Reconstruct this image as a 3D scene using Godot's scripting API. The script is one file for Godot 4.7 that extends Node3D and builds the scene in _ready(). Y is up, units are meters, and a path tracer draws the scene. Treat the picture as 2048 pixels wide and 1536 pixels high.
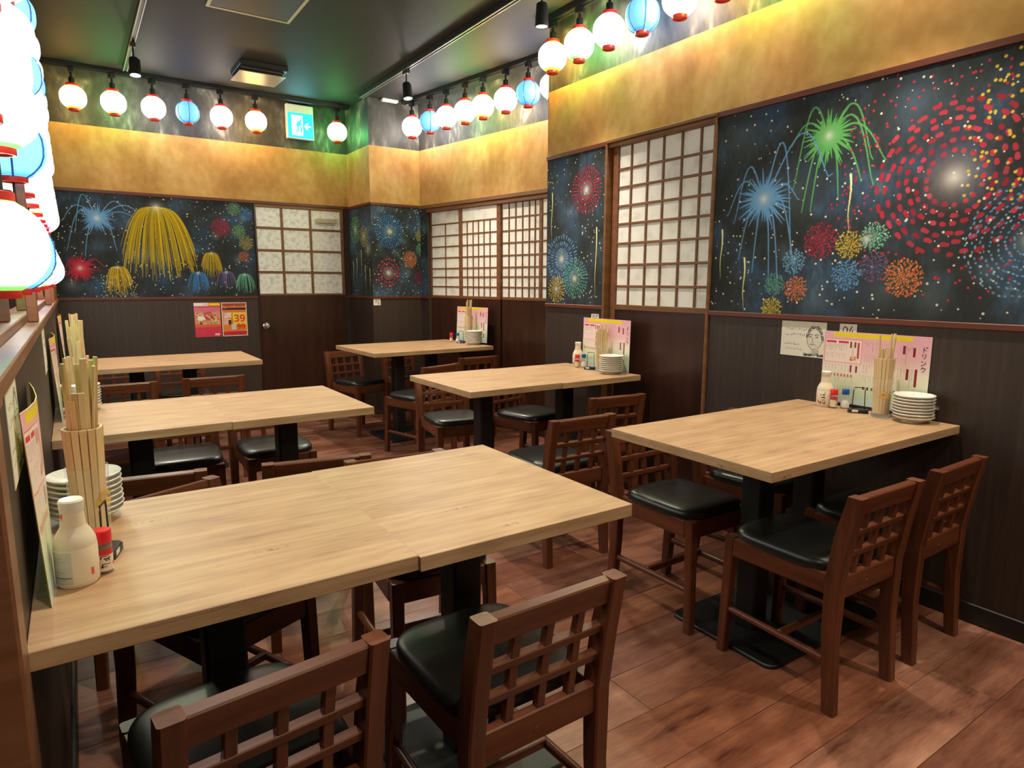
extends Node3D
# A small izakaya dining room: painted firework murals, paper lanterns, shoji doors, six tables and their chairs.
# x runs along the back wall, z from the back wall to the viewer, y is up; metres.

const XR := 2.733        # face of the right wall
const RA := 0.1708       # turn of the recessed wall behind it
const CEIL := 2.817
const TOP := 0.72        # table height
var used := {}
var M := {}
var rng := RandomNumberGenerator.new()
var stamps := {}
var shared := {}


func _ready():
	rng.seed = 7
	# ---------- camera, exposure, lights with no fitting of their own ----------
	var cam := Camera3D.new()
	cam.name = "camera"
	var yaw := 0.5904
	var pitch := -0.1544
	var roll := 0.0033
	var fw := Vector3(sin(yaw) * cos(pitch), sin(pitch), -cos(yaw) * cos(pitch))
	var rt := Vector3(cos(yaw), 0, sin(yaw))
	var up := rt.cross(fw)
	cam.transform = Transform3D(Basis(rt * cos(roll) + up * sin(roll), up * cos(roll) - rt * sin(roll), -fw), Vector3(0.0947, 1.2251, 6.2301))
	cam.fov = 61.056
	cam.near = 0.02
	cam.far = 60.0
	add_child(cam)
	cam.current = true
	var env := Environment.new()
	env.background_mode = Environment.BG_COLOR
	env.background_color = Color(0.01, 0.01, 0.012)
	env.tonemap_mode = Environment.TONE_MAPPER_LINEAR
	env.tonemap_exposure = EXPOSURE
	env.sdfgi_enabled = true
	env.ssao_enabled = true
	env.ssil_enabled = true
	var we := WorldEnvironment.new()
	we.name = "world"
	we.environment = env
	add_child(we)
	make_materials()
	build_shell()
	build_murals()
	build_doors()
	build_partition()
	build_ceiling_fittings()
	build_lanterns()
	build_tables()
	build_chairs()
	build_tabletop_things()
	build_wall_papers()


const EXPOSURE := 1.2
const LANTERN := 0.13     # light of one lit lantern
const SPOT := 2.4         # light of one track spotlight


# =====================================================================
# naming and adding
# =====================================================================
func numbered(n: String) -> String:
	if not used.has(n):
		used[n] = 0
		return n
	used[n] += 1
	return "%s_%03d" % [n, used[n]]


func tag(o, label := "", category := "", group := "", kind := ""):
	if label != "": o.set_meta("label", label)
	if category != "": o.set_meta("category", category)
	if group != "": o.set_meta("group", group)
	if kind != "": o.set_meta("kind", kind)
	return o


func thing(called: String, label: String, category: String, at := Vector3.ZERO, turn := 0.0, group := "") -> Node3D:
	var o := Node3D.new()
	o.name = numbered(called)
	add_child(o)
	o.position = at
	o.rotation.y = turn
	tag(o, label, category, group)
	return o


func structure(called: String, label: String, category: String, at := Vector3.ZERO, turn := 0.0) -> Node3D:
	var o := thing(called, label, category, at, turn)
	o.set_meta("kind", "structure")
	return o


func part(called: String, mesh: Mesh, mat: Material, parent: Node3D, at := Vector3.ZERO, rot := Vector3.ZERO) -> MeshInstance3D:
	var o := MeshInstance3D.new()
	o.name = called
	o.mesh = mesh
	o.material_override = mat
	o.position = at
	o.rotation = rot
	parent.add_child(o, true)
	return o


func solo(called: String, mesh: Mesh, mat: Material, label: String, category: String, at := Vector3.ZERO, rot := Vector3.ZERO, group := "") -> MeshInstance3D:
	var o := part(numbered(called), mesh, mat, self, at, rot)
	tag(o, label, category, group)
	return o


func copy_of(o: Node3D, called: String, label: String, at: Vector3, turn: float, group: String) -> Node3D:
	var c: Node3D = o.duplicate()
	c.name = numbered(called)
	add_child(c)
	c.position = at
	c.rotation = Vector3(0, turn, 0)
	tag(c, label, "", group)
	return c


func ordinal(i: int) -> String:
	return ["first", "second", "third", "fourth", "fifth", "sixth", "seventh", "eighth", "ninth", "tenth", "eleventh", "twelfth", "thirteenth", "fourteenth", "fifteenth"][i]


# =====================================================================
# meshes
# =====================================================================
func begin() -> SurfaceTool:
	var st := SurfaceTool.new()
	st.begin(Mesh.PRIMITIVE_TRIANGLES)
	st.set_smooth_group(-1)
	return st


func finish(st: SurfaceTool) -> ArrayMesh:
	st.generate_normals()
	return st.commit()


func tri(st: SurfaceTool, a: Vector3, b: Vector3, c: Vector3, out: Vector3, ua := Vector2.ZERO, ub := Vector2.ZERO, uc := Vector2.ZERO):
	var flip := Plane(a, b, c).normal.dot(out) < 0
	st.set_uv(ua); st.add_vertex(a)
	if flip:
		st.set_uv(uc); st.add_vertex(c)
		st.set_uv(ub); st.add_vertex(b)
	else:
		st.set_uv(ub); st.add_vertex(b)
		st.set_uv(uc); st.add_vertex(c)


func quad(st: SurfaceTool, a: Vector3, b: Vector3, c: Vector3, d: Vector3, out: Vector3, ua := Vector2(0, 1), ub := Vector2(1, 1), uc := Vector2(1, 0), ud := Vector2(0, 0)):
	tri(st, a, b, c, out, ua, ub, uc)
	tri(st, a, c, d, out, ua, uc, ud)


func add_box(st: SurfaceTool, c: Vector3, s: Vector3, b := 0.0, xf := Transform3D.IDENTITY):
	var h := s / 2
	b = minf(b, minf(h.x, minf(h.y, h.z)) * 0.8)
	for axis in 3:
		var u := (axis + 1) % 3
		var v := (axis + 2) % 3
		for sg in [-1.0, 1.0]:
			var n := Vector3.ZERO
			n[axis] = sg
			var q := []
			for k in [[-1, -1], [1, -1], [1, 1], [-1, 1]]:
				var p := Vector3.ZERO
				p[axis] = sg * h[axis]
				p[u] = k[0] * (h[u] - b)
				p[v] = k[1] * (h[v] - b)
				q.append(xf * (c + p))
			quad(st, q[0], q[1], q[2], q[3], xf.basis * n)
		if b <= 0: continue
		for su in [-1.0, 1.0]:
			for sv in [-1.0, 1.0]:
				var q := []
				for e in [-1.0, 1.0]:
					for w in 2:
						var p := Vector3.ZERO
						p[axis] = e * (h[axis] - b)
						p[u] = su * (h[u] - (b if w else 0.0))
						p[v] = sv * (h[v] - (0.0 if w else b))
						q.append(xf * (c + p))
				var n := Vector3.ZERO
				n[u] = su
				n[v] = sv
				quad(st, q[0], q[1], q[3], q[2], xf.basis * n)
	if b > 0:
		for sx in [-1.0, 1.0]:
			for sy in [-1.0, 1.0]:
				for sz in [-1.0, 1.0]:
					var k := Vector3(sx, sy, sz)
					tri(st, xf * (c + k * Vector3(h.x, h.y - b, h.z - b)), xf * (c + k * Vector3(h.x - b, h.y, h.z - b)), xf * (c + k * Vector3(h.x - b, h.y - b, h.z)), xf.basis * k)


func box(s: Vector3, b := 0.0, c := Vector3.ZERO) -> ArrayMesh:
	var key := ["box", s.snapped(Vector3.ONE * 0.0001), b, c]
	if not shared.has(key):
		var st := begin()
		add_box(st, c, s, b)
		shared[key] = finish(st)
	return shared[key]


# box between two corners
func slab(lo: Vector3, hi: Vector3, b := 0.0) -> ArrayMesh:
	return box(hi - lo, b, (hi + lo) / 2)


# a post through rectangular sections [centre, half x, half z] with chamfered edges
func add_post(st: SurfaceTool, secs: Array, b: float):
	var rings := []
	for s in secs:
		var c: Vector3 = s[0]
		var hx: float = s[1]
		var hz: float = s[2]
		var ring := []
		for k in [[hx, -hz + b], [hx, hz - b], [hx - b, hz], [-hx + b, hz], [-hx, hz - b], [-hx, -hz + b], [-hx + b, -hz], [hx - b, -hz]]:
			ring.append(c + Vector3(k[0], 0, k[1]))
		rings.append(ring)
	for i in rings.size() - 1:
		var mid: Vector3 = (secs[i][0] + secs[i + 1][0]) / 2
		for j in 8:
			var a: Vector3 = rings[i][j]
			var e: Vector3 = rings[i][(j + 1) % 8]
			var f: Vector3 = rings[i + 1][(j + 1) % 8]
			var g: Vector3 = rings[i + 1][j]
			var out := (a + e + f + g) / 4 - mid
			out.y = 0
			quad(st, a, e, f, g, out)
	for end in [0, rings.size() - 1]:
		var out := Vector3.DOWN if end == 0 else Vector3.UP
		for j in range(1, 7):
			tri(st, rings[end][0], rings[end][j], rings[end][j + 1], out)


# turned shape: profile of (radius, height), walked so that the outside is on its right hand
func add_lathe(st: SurfaceTool, prof: Array, n := 24, at := Vector3.ZERO, xf := Transform3D.IDENTITY):
	var group := 0
	var total := 0.0
	for i in prof.size() - 1:
		total += prof[i].distance_to(prof[i + 1])
	var run := 0.0
	var before := Vector2.ZERO
	for i in prof.size() - 1:
		var p: Vector2 = prof[i]
		var q: Vector2 = prof[i + 1]
		var d := (q - p).normalized()
		if i > 0 and before.dot(d) < 0.8: group += 1
		before = d
		st.set_smooth_group(group)
		var v0 := 1.0 - run / total
		run += p.distance_to(q)
		var v1 := 1.0 - run / total
		for k in n:
			var a0 := TAU * k / n
			var a1 := TAU * (k + 1) / n
			var e0 := Vector3(cos(a0), 0, -sin(a0))
			var e1 := Vector3(cos(a1), 0, -sin(a1))
			var out := (e0 + e1).normalized() * d.y + Vector3(0, -d.x, 0)
			var A := xf * (at + e0 * p.x + Vector3(0, p.y, 0))
			var B := xf * (at + e1 * p.x + Vector3(0, p.y, 0))
			var C := xf * (at + e1 * q.x + Vector3(0, q.y, 0))
			var D := xf * (at + e0 * q.x + Vector3(0, q.y, 0))
			var u0 := float(k) / n
			var u1 := float(k + 1) / n
			if p.x > 1e-6: tri(st, A, B, C, xf.basis * out, Vector2(u0, v0), Vector2(u1, v0), Vector2(u1, v1))
			if q.x > 1e-6: tri(st, A, C, D, xf.basis * out, Vector2(u0, v0), Vector2(u1, v1), Vector2(u0, v1))
	st.set_smooth_group(-1)


func lathe(prof: Array, n := 24) -> ArrayMesh:
	var st := begin()
	add_lathe(st, prof, n)
	return finish(st)


func cyl(r: float, h: float, n := 20, b := 0.001) -> ArrayMesh:
	var key := ["cyl", r, h, n, b]
	if not shared.has(key):
		shared[key] = lathe([Vector2(0, 0), Vector2(r - b, 0), Vector2(r, b), Vector2(r, h - b), Vector2(r - b, h), Vector2(0, h)], n)
	return shared[key]


func add_tube(st: SurfaceTool, pts: Array, r: float, n := 8):
	var rings := []
	for i in pts.size():
		var d: Vector3 = (pts[mini(i + 1, pts.size() - 1)] - pts[maxi(i - 1, 0)]).normalized()
		var s := d.cross(Vector3.UP if absf(d.y) < 0.9 else Vector3.RIGHT).normalized()
		var t := d.cross(s)
		var ring := []
		for k in n:
			ring.append(pts[i] + (s * cos(TAU * k / n) + t * sin(TAU * k / n)) * r)
		rings.append(ring)
	st.set_smooth_group(0)
	for i in pts.size() - 1:
		for k in n:
			var a: Vector3 = rings[i][k]
			var b: Vector3 = rings[i][(k + 1) % n]
			var c: Vector3 = rings[i + 1][(k + 1) % n]
			var e: Vector3 = rings[i + 1][k]
			quad(st, a, b, c, e, (a + b + c + e) / 4 - (pts[i] + pts[i + 1]) / 2)
	st.set_smooth_group(-1)
	for end in [0, pts.size() - 1]:
		var out: Vector3 = pts[0] - pts[1] if end == 0 else pts[end] - pts[end - 1]
		for k in range(1, n - 1):
			tri(st, rings[end][0], rings[end][k], rings[end][k + 1], out)


func tube(pts: Array, r: float, n := 8) -> ArrayMesh:
	var st := begin()
	add_tube(st, pts, r, n)
	return finish(st)


# upholstered pad: rounded rectangle with a domed top; w along x, d along z, from y 0 to h
func pad(w: float, d: float, h: float) -> ArrayMesh:
	var st := begin()
	st.set_smooth_group(0)
	var rings := []
	var n := 40
	for lv in [[0.0, 0.985, 0.0], [0.25, 1.0, 0.0], [0.5, 0.995, 0.0], [0.72, 0.965, 0.0], [0.86, 0.90, 0.0], [0.94, 0.78, 0.0], [0.985, 0.5, 0.0], [1.0, 0.2, 0.0]]:
		var ring := []
		for k in n:
			var a := TAU * k / n
			var c := cos(a)
			var s := sin(a)
			var e := 0.22
			ring.append(Vector3(signf(c) * pow(absf(c), e * 2) * w / 2 * lv[1], lv[0] * h, signf(s) * pow(absf(s), e * 2) * d / 2 * lv[1]))
		rings.append(ring)
	for i in rings.size() - 1:
		for k in n:
			var a: Vector3 = rings[i][k]
			var b: Vector3 = rings[i][(k + 1) % n]
			var c: Vector3 = rings[i + 1][(k + 1) % n]
			var e: Vector3 = rings[i + 1][k]
			quad(st, a, b, c, e, (a + b + c + e) / 4 - Vector3(0, h * 0.1, 0))
	for k in n:
		tri(st, rings[-1][k], rings[-1][(k + 1) % n], Vector3(0, h * 1.005, 0), Vector3.UP)
	return finish(st)


# flat plate with rounded corners lying in x-z
func rounded_plate(w: float, d: float, h: float, r: float) -> ArrayMesh:
	var st := begin()
	var outline := []
	for q in 4:
		var c := Vector2((w / 2 - r) * (1 if q in [0, 3] else -1), (d / 2 - r) * (1 if q in [0, 1] else -1))
		for k in 7:
			var a := PI / 2 * q + PI / 2 * k / 6.0
			outline.append(c + Vector2(cos(a), sin(a)) * r)
	var n := outline.size()
	var e := minf(0.004, h * 0.4)
	for k in n:
		var a: Vector2 = outline[k]
		var b: Vector2 = outline[(k + 1) % n]
		var ai := a * (1 - e / a.length())
		var bi := b * (1 - e / b.length())
		var out := Vector3(a.x + b.x, 0, a.y + b.y)
		quad(st, Vector3(a.x, 0, a.y), Vector3(b.x, 0, b.y), Vector3(b.x, h - e, b.y), Vector3(a.x, h - e, a.y), out)
		quad(st, Vector3(a.x, h - e, a.y), Vector3(b.x, h - e, b.y), Vector3(bi.x, h, bi.y), Vector3(ai.x, h, ai.y), out.normalized() + Vector3.UP)
		tri(st, Vector3(ai.x, h, ai.y), Vector3(bi.x, h, bi.y), Vector3(0, h, 0), Vector3.UP)
		tri(st, Vector3(a.x, 0, a.y), Vector3(b.x, 0, b.y), Vector3.ZERO, Vector3.DOWN)
	return finish(st)


# printed sheet with thickness t: front face carries the picture; o is its lower left corner, u and v its edges
func sheet(o: Vector3, u: Vector3, v: Vector3, t := 0.001) -> ArrayMesh:
	var st := begin()
	var n := u.cross(v).normalized() * t
	quad(st, o + n, o + u + n, o + u + v + n, o + v + n, n)
	var back := Vector2(0.01, 0.99)
	quad(st, o, o + u, o + u + v, o + v, -n, back, back, back, back)
	for e in [[o, u, -v], [o + v, u, v], [o, v, -u], [o + u, v, u]]:
		quad(st, e[0], e[0] + e[1], e[0] + e[1] + n, e[0] + n, e[2], back, back, back, back)
	return finish(st)


# sheet of height h that follows a polyline of (x, z) points at its foot and another at its top
func curled_sheet(foot: Array, head: Array, h: float) -> ArrayMesh:
	var st := begin()
	var n := foot.size()
	st.set_smooth_group(0)
	for i in n - 1:
		var u0 := float(i) / (n - 1)
		var u1 := float(i + 1) / (n - 1)
		var a := Vector3(foot[i].x, 0, foot[i].y)
		var b := Vector3(foot[i + 1].x, 0, foot[i + 1].y)
		var c := Vector3(head[i + 1].x, h, head[i + 1].y)
		var d := Vector3(head[i].x, h, head[i].y)
		var out := (b - a).cross(Vector3.UP)
		quad(st, a, b, c, d, out, Vector2(u0, 1), Vector2(u1, 1), Vector2(u1, 0), Vector2(u0, 0))
		var k := out.normalized() * -0.0012
		st.set_smooth_group(1)
		quad(st, a + k, b + k, c + k, d + k, -out, Vector2(0.5, 0.02), Vector2(0.5, 0.02), Vector2(0.5, 0.02), Vector2(0.5, 0.02))
		st.set_smooth_group(2)
		quad(st, d, c, c + k, d + k, Vector3.UP, Vector2(0.5, 0.02), Vector2(0.5, 0.02), Vector2(0.5, 0.02), Vector2(0.5, 0.02))
		st.set_smooth_group(0)
	return finish(st)


# letters as thin solid type
func type(text: String, size: float, mat: Material, parent: Node3D, at: Vector3, rot: Vector3, face := "Droid Sans") -> MeshInstance3D:
	var t := TextMesh.new()
	var f := SystemFont.new()
	f.font_names = PackedStringArray([face])
	f.font_weight = 700
	t.font = f
	t.text = text
	t.font_size = 64
	t.pixel_size = size / 64.0
	t.depth = 0.0006
	return part("lettering", t, mat, parent, at, rot)


# =====================================================================
# textures and materials
# =====================================================================
# noise in bytes, stretched sx by sy
func noise_bytes(w: int, h: int, sx: float, sy: float, sd: int, oct := 4, freq := 0.04) -> PackedByteArray:
	var f := FastNoiseLite.new()
	f.noise_type = FastNoiseLite.TYPE_SIMPLEX_SMOOTH
	f.seed = sd
	f.frequency = freq
	f.fractal_octaves = oct
	var im := f.get_seamless_image(maxi(4, int(w / sx)), maxi(4, int(h / sy)))
	im.resize(w, h, Image.INTERPOLATE_CUBIC)
	im.convert(Image.FORMAT_L8)
	return im.get_data()


# layers: [[bytes, weight], ...] summed about the middle and looked up in a ramp of [position, colour]
func mixed(w: int, h: int, layers: Array, ramp: Array) -> Image:
	var g := Gradient.new()
	g.offsets = PackedFloat32Array(ramp.map(func(r): return r[0]))
	g.colors = PackedColorArray(ramp.map(func(r): return r[1]))
	var pal := PackedByteArray()
	for i in 256:
		var c := g.sample(i / 255.0)
		pal.append(int(c.r * 255)); pal.append(int(c.g * 255)); pal.append(int(c.b * 255))
	var n := w * h
	var out := PackedByteArray()
	out.resize(n * 3)
	var l0: PackedByteArray = layers[0][0]
	var w0: float = layers[0][1]
	var l1: PackedByteArray = layers[1][0] if layers.size() > 1 else l0
	var w1: float = layers[1][1] if layers.size() > 1 else 0.0
	var l2: PackedByteArray = layers[2][0] if layers.size() > 2 else l0
	var w2: float = layers[2][1] if layers.size() > 2 else 0.0
	for i in n:
		var v := clampi(int(128.0 + (l0[i] - 128) * w0 + (l1[i] - 128) * w1 + (l2[i] - 128) * w2), 0, 255) * 3
		var k := i * 3
		out[k] = pal[v]
		out[k + 1] = pal[v + 1]
		out[k + 2] = pal[v + 2]
	return Image.create_from_data(w, h, false, Image.FORMAT_RGB8, out)


func tex(im: Image) -> ImageTexture:
	return ImageTexture.create_from_image(im)


func rgb(r: int, g: int, b: int) -> Color:
	return Color(r / 255.0, g / 255.0, b / 255.0)


func flat(name: String, c: Color, rough := 0.6, metal := 0.0, spec := 0.5) -> StandardMaterial3D:
	var m := StandardMaterial3D.new()
	m.resource_name = name
	m.albedo_color = c
	m.roughness = rough
	m.metallic = metal
	m.metallic_specular = spec
	return m


# material whose picture is laid on in metres: tile of size (u, v)
func tiled(name: String, im: Image, size: Vector2, rough := 0.6, world := false, offset := Vector3.ZERO, spec := 0.5) -> StandardMaterial3D:
	var m := flat(name, Color.WHITE, rough, 0.0, spec)
	m.albedo_texture = tex(im) if im else null
	m.uv1_triplanar = true
	m.uv1_world_triplanar = world
	m.uv1_triplanar_sharpness = 8.0
	m.uv1_scale = Vector3(1.0 / size.x, 1.0 / size.y, 1.0 / size.x)
	m.uv1_offset = offset
	return m


func picture(name: String, im: Image, rough := 0.7, spec := 0.5) -> StandardMaterial3D:
	var m := flat(name, Color.WHITE, rough, 0.0, spec)
	m.albedo_texture = tex(im)
	m.texture_repeat = false
	return m


func glow(name: String, c: Color, e: Color, times: float, rough := 0.6) -> StandardMaterial3D:
	var m := flat(name, c, rough)
	m.emission_enabled = true
	m.emission = e
	m.emission_energy_multiplier = times
	return m


func make_materials():
	# wood
	var streak := noise_bytes(1024, 512, 40, 1.3, 11, 4, 0.06)
	var fine := noise_bytes(1024, 512, 14, 1, 12, 3, 0.25)
	var broad := noise_bytes(1024, 512, 3, 1, 13, 3, 0.012)
	var oak := mixed(1024, 512, [[streak, 0.45], [fine, 0.3], [broad, 0.45]], [[0.0, rgb(138, 104, 78)], [0.3, rgb(168, 132, 98)], [0.55, rgb(182, 146, 110)], [1.0, rgb(200, 168, 132)]])
	knots(oak)
	M.oak = []
	for k in 3:
		var m := tiled("oak_top", oak, Vector2(1.2, 0.62), 0.42, false, Vector3(0.37 * k, 0.1 * k, 0.21 * k), 0.45)
		m.uv1_scale = Vector3(1 / 1.2, 1 / 0.62, 1 / 0.62)
		if k: m.albedo_texture = M.oak[0].albedo_texture
		M.oak.append(m)
	var red_h := mixed(512, 256, [[noise_bytes(512, 256, 30, 1.4, 21), 0.5], [noise_bytes(512, 256, 8, 1, 22, 3, 0.2), 0.3]], [[0.0, rgb(68, 34, 19)], [0.5, rgb(94, 50, 29)], [1.0, rgb(118, 66, 40)]])
	var red_v := red_h.duplicate()
	red_v.rotate_90(CLOCKWISE)
	M.chair_h = tiled("chair_wood", red_h, Vector2(0.5, 0.25), 0.32)
	M.chair_v = tiled("chair_wood_upright", red_v, Vector2(0.25, 0.5), 0.32)
	M.trim = tiled("trim_wood", red_h, Vector2(0.6, 0.3), 0.45, true)
	M.trim.albedo_color = rgb(255, 205, 170)
	M.rail = tiled("rail_wood", mixed(512, 256, [[noise_bytes(512, 256, 24, 1.4, 25), 0.5]], [[0.0, rgb(96, 58, 38)], [0.5, rgb(124, 80, 56)], [1.0, rgb(150, 100, 72)]]), Vector2(0.5, 0.25), 0.35, true)
	M.lattice = tiled("shoji_bar_wood", mixed(256, 256, [[noise_bytes(256, 256, 12, 1.4, 26), 0.5]], [[0.0, rgb(90, 54, 26)], [0.5, rgb(116, 74, 40)], [1.0, rgb(138, 92, 54)]]), Vector2(0.4, 0.4), 0.5, true)
	var dk := mixed(512, 512, [[noise_bytes(512, 512, 1.2, 40, 31), 0.45], [noise_bytes(512, 512, 1, 12, 32, 3, 0.3), 0.55]], [[0.0, rgb(38, 27, 20)], [0.5, rgb(54, 39, 30)], [1.0, rgb(72, 54, 43)]])
	M.wainscot = tiled("dark_panel", dk, Vector2(0.5, 1.0), 0.5, true)
	M.dark_door = tiled("dark_door", mixed(256, 512, [[noise_bytes(256, 512, 2, 30, 33), 0.4], [noise_bytes(256, 512, 1, 6, 34), 0.3]], [[0.0, rgb(40, 20, 13)], [0.5, rgb(56, 30, 20)], [1.0, rgb(70, 40, 27)]]), Vector2(0.6, 1.2), 0.3, true)
	M.dark_room = flat("dark_room", rgb(64, 46, 34), 0.7)
	# floor boards: one picture, several tones
	var board := mixed(1024, 512, [[noise_bytes(1024, 512, 24, 1.5, 41), 0.5], [noise_bytes(1024, 512, 6, 1, 42, 3, 0.15), 0.3], [noise_bytes(1024, 512, 2.5, 1.5, 43, 3, 0.012), 0.6]], [[0.0, rgb(74, 42, 31)], [0.25, rgb(114, 74, 57)], [0.6, rgb(142, 99, 79)], [1.0, rgb(170, 126, 103)]])
	M.board = []
	var bt := tex(board)
	for k in 6:
		var m := tiled("floor_board", null, Vector2(1.6, 0.8), 0.34, true, Vector3(0.19 * k, 0, 0.31 * k))
		m.albedo_texture = bt
		m.uv1_scale = Vector3(1 / 1.6, 1.0, 1 / 0.8)
		m.albedo_color = [rgb(255, 250, 246), rgb(236, 222, 214), rgb(214, 196, 186), rgb(250, 226, 206), rgb(226, 214, 214), rgb(200, 176, 164)][k]
		M.board.append(m)
	M.gap = flat("floor_gap", rgb(40, 20, 13), 0.7)
	# walls
	var gold := mixed(1024, 1024, [[noise_bytes(1024, 1024, 2, 3, 51, 4, 0.012), 0.8], [noise_bytes(1024, 1024, 1.5, 2, 52, 4, 0.04), 0.4], [noise_bytes(1024, 1024, 1, 1, 53, 2, 0.3), 0.12]], [[0.0, rgb(166, 118, 56)], [0.4, rgb(186, 138, 72)], [0.6, rgb(196, 150, 84)], [1.0, rgb(212, 174, 116)]])
	M.gold = tiled("gold_plaster", gold, Vector2(2.2, 2.2), 0.75, true)
	var grey := mixed(1024, 512, [[noise_bytes(1024, 512, 3, 6, 55, 4, 0.018), 1.0], [noise_bytes(1024, 512, 1.5, 4, 56, 3, 0.05), 0.35]], [[0.0, rgb(46, 45, 42)], [0.5, rgb(66, 64, 58)], [0.75, rgb(88, 85, 77)], [1.0, rgb(136, 132, 120)]])
	M.grey = tiled("brushed_grey_paint", grey, Vector2(1.6, 0.8), 0.55, true, Vector3.ZERO, 0.35)
	M.ceiling = tiled("ceiling_paint", mixed(256, 256, [[noise_bytes(256, 256, 1, 1, 57, 3, 0.03), 0.4]], [[0.0, rgb(44, 42, 39)], [1.0, rgb(54, 52, 48)]]), Vector2(2, 2), 0.62, true, Vector3.ZERO, 0.3)
	var paper := mixed(512, 512, [[noise_bytes(512, 512, 1, 1, 61, 5, 0.015), 1.0]], [[0.0, rgb(206, 204, 194)], [0.4, rgb(232, 230, 220)], [1.0, rgb(242, 240, 232)]])
	M.paper = tiled("shoji_paper", paper, Vector2(1, 1), 0.8, true)
	M.paper_cloudy = tiled("shoji_paper_cloudy", mixed(512, 512, [[noise_bytes(512, 512, 1, 1, 62, 5, 0.03), 1.3]], [[0.0, rgb(196, 194, 186)], [0.45, rgb(230, 228, 220)], [1.0, rgb(242, 240, 234)]]), Vector2(0.8, 0.8), 0.8, true)
	M.baseboard = flat("black_baseboard", rgb(34, 30, 28), 0.4)
	# plain ones
	M.black = flat("black_metal", rgb(22, 21, 20), 0.38)
	M.steel_black = flat("black_steel", rgb(20, 19, 18), 0.45)
	M.vinyl = flat("black_vinyl", rgb(26, 27, 26), 0.33, 0.0, 0.55)
	M.beige = flat("beige_frame", rgb(176, 164, 132), 0.5)
	M.hatch = flat("hatch_panel", rgb(54, 51, 47), 0.5)
	M.chrome = flat("chrome", rgb(210, 210, 205), 0.18, 1.0)
	M.white = flat("white_plastic", rgb(226, 222, 210), 0.4)
	M.red_ring = flat("red_ring", rgb(206, 40, 38), 0.4)
	M.red_cap = flat("red_cap", rgb(214, 34, 44), 0.35)
	M.blue_cap = flat("blue_cap", rgb(22, 78, 158), 0.35)
	M.salt = flat("salt", rgb(238, 236, 228), 0.8)
	M.spice = flat("spice", rgb(122, 70, 34), 0.8)
	M.cream = flat("cream_bottle", rgb(226, 212, 188), 0.42)
	M.china = flat("white_china", rgb(232, 226, 214), 0.18)
	M.stick = []
	for c in [rgb(242, 212, 160), rgb(216, 178, 124), rgb(234, 202, 152)]:
		var m := tiled("chopstick_wood", red_v, Vector2(0.05, 0.4), 0.6)
		m.albedo_texture = tex(mixed(64, 256, [[noise_bytes(64, 256, 1, 20, 71), 0.6]], [[0.0, c.darkened(0.12)], [1.0, c.lightened(0.12)]])) if M.stick.is_empty() else M.stick[0].albedo_texture
		m.albedo_color = [Color.WHITE, rgb(240, 234, 226), rgb(250, 246, 240)][M.stick.size()]
		M.stick.append(m)
	M.glass = flat("clear_glass", Color(0.95, 0.98, 0.97, 0.10), 0.04)
	M.glass.transparency = BaseMaterial3D.TRANSPARENCY_ALPHA
	M.glass_base = flat("thick_glass_base", Color(0.92, 0.97, 0.95, 0.12), 0.03)
	M.glass_base.refraction_enabled = true
	M.glass_base.refraction_scale = 0.05
	M.lip = flat("pale_track_edge", rgb(150, 146, 136), 0.35, 0.3)
	M.mirror = flat("brushed_deflector", rgb(190, 180, 158), 0.3, 0.4)
	M.lens = glow("lamp_lens", Color.WHITE, Color(0.95, 0.98, 1.0), 6.0)
	# lantern papers: the bulb sits behind the belly, so the belly glows hottest
	M.lantern = {}
	for k in LAMP:
		var c: Color = LAMP[k][0]
		var g := GradientTexture2D.new()
		g.width = 8
		g.height = 128
		g.fill_from = Vector2(0, 0)
		g.fill_to = Vector2(0, 1)
		var gr := Gradient.new()
		var hot: Color = LAMP[k][1]
		gr.offsets = PackedFloat32Array([0.0, 0.05, 0.13, 0.87, 0.95, 1.0])
		gr.colors = PackedColorArray([c, c, hot, hot, c, c])
		g.gradient = gr
		var m := flat("lantern_" + k, LAMP[k][4], 0.7)
		m.emission_enabled = true
		m.emission_operator = BaseMaterial3D.EMISSION_OP_MULTIPLY
		m.emission = Color.WHITE
		m.emission_texture = g
		m.emission_energy_multiplier = LAMP[k][2]
		M.lantern[k] = m
	var pale: StandardMaterial3D = M.lantern["blue"].duplicate()
	pale.emission_energy_multiplier = 1.55
	M.lantern["pale blue"] = pale
	M.blue_rib = flat("blue_rib", rgb(30, 104, 176), 0.5)


# colour at the ends, colour at the belly, glow, colour of its light, paper
const LAMP := {
	"yellow": [Color(1.0, 0.66, 0.05), Color(1.0, 0.97, 0.86), 2.6, Color(1.0, 0.72, 0.12), Color(0.95, 0.85, 0.4)],
	"green": [Color(0.25, 0.95, 0.25), Color(0.95, 1.0, 0.93), 2.6, Color(0.25, 1.0, 0.35), Color(0.8, 0.95, 0.8)],
	"white": [Color(1.0, 0.86, 0.86), Color(1.0, 0.98, 0.98), 2.6, Color(1.0, 0.93, 0.9), Color(0.95, 0.93, 0.92)],
	"blue": [Color(0.28, 0.62, 0.98), Color(0.5, 0.8, 1.0), 0.85, Color(0.35, 0.62, 1.0), Color(0.35, 0.65, 0.95)],
	"magenta": [Color(1.0, 0.1, 0.62), Color(1.0, 0.95, 0.98), 2.6, Color(1.0, 0.2, 0.6), Color(0.95, 0.5, 0.8)],
}


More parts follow.
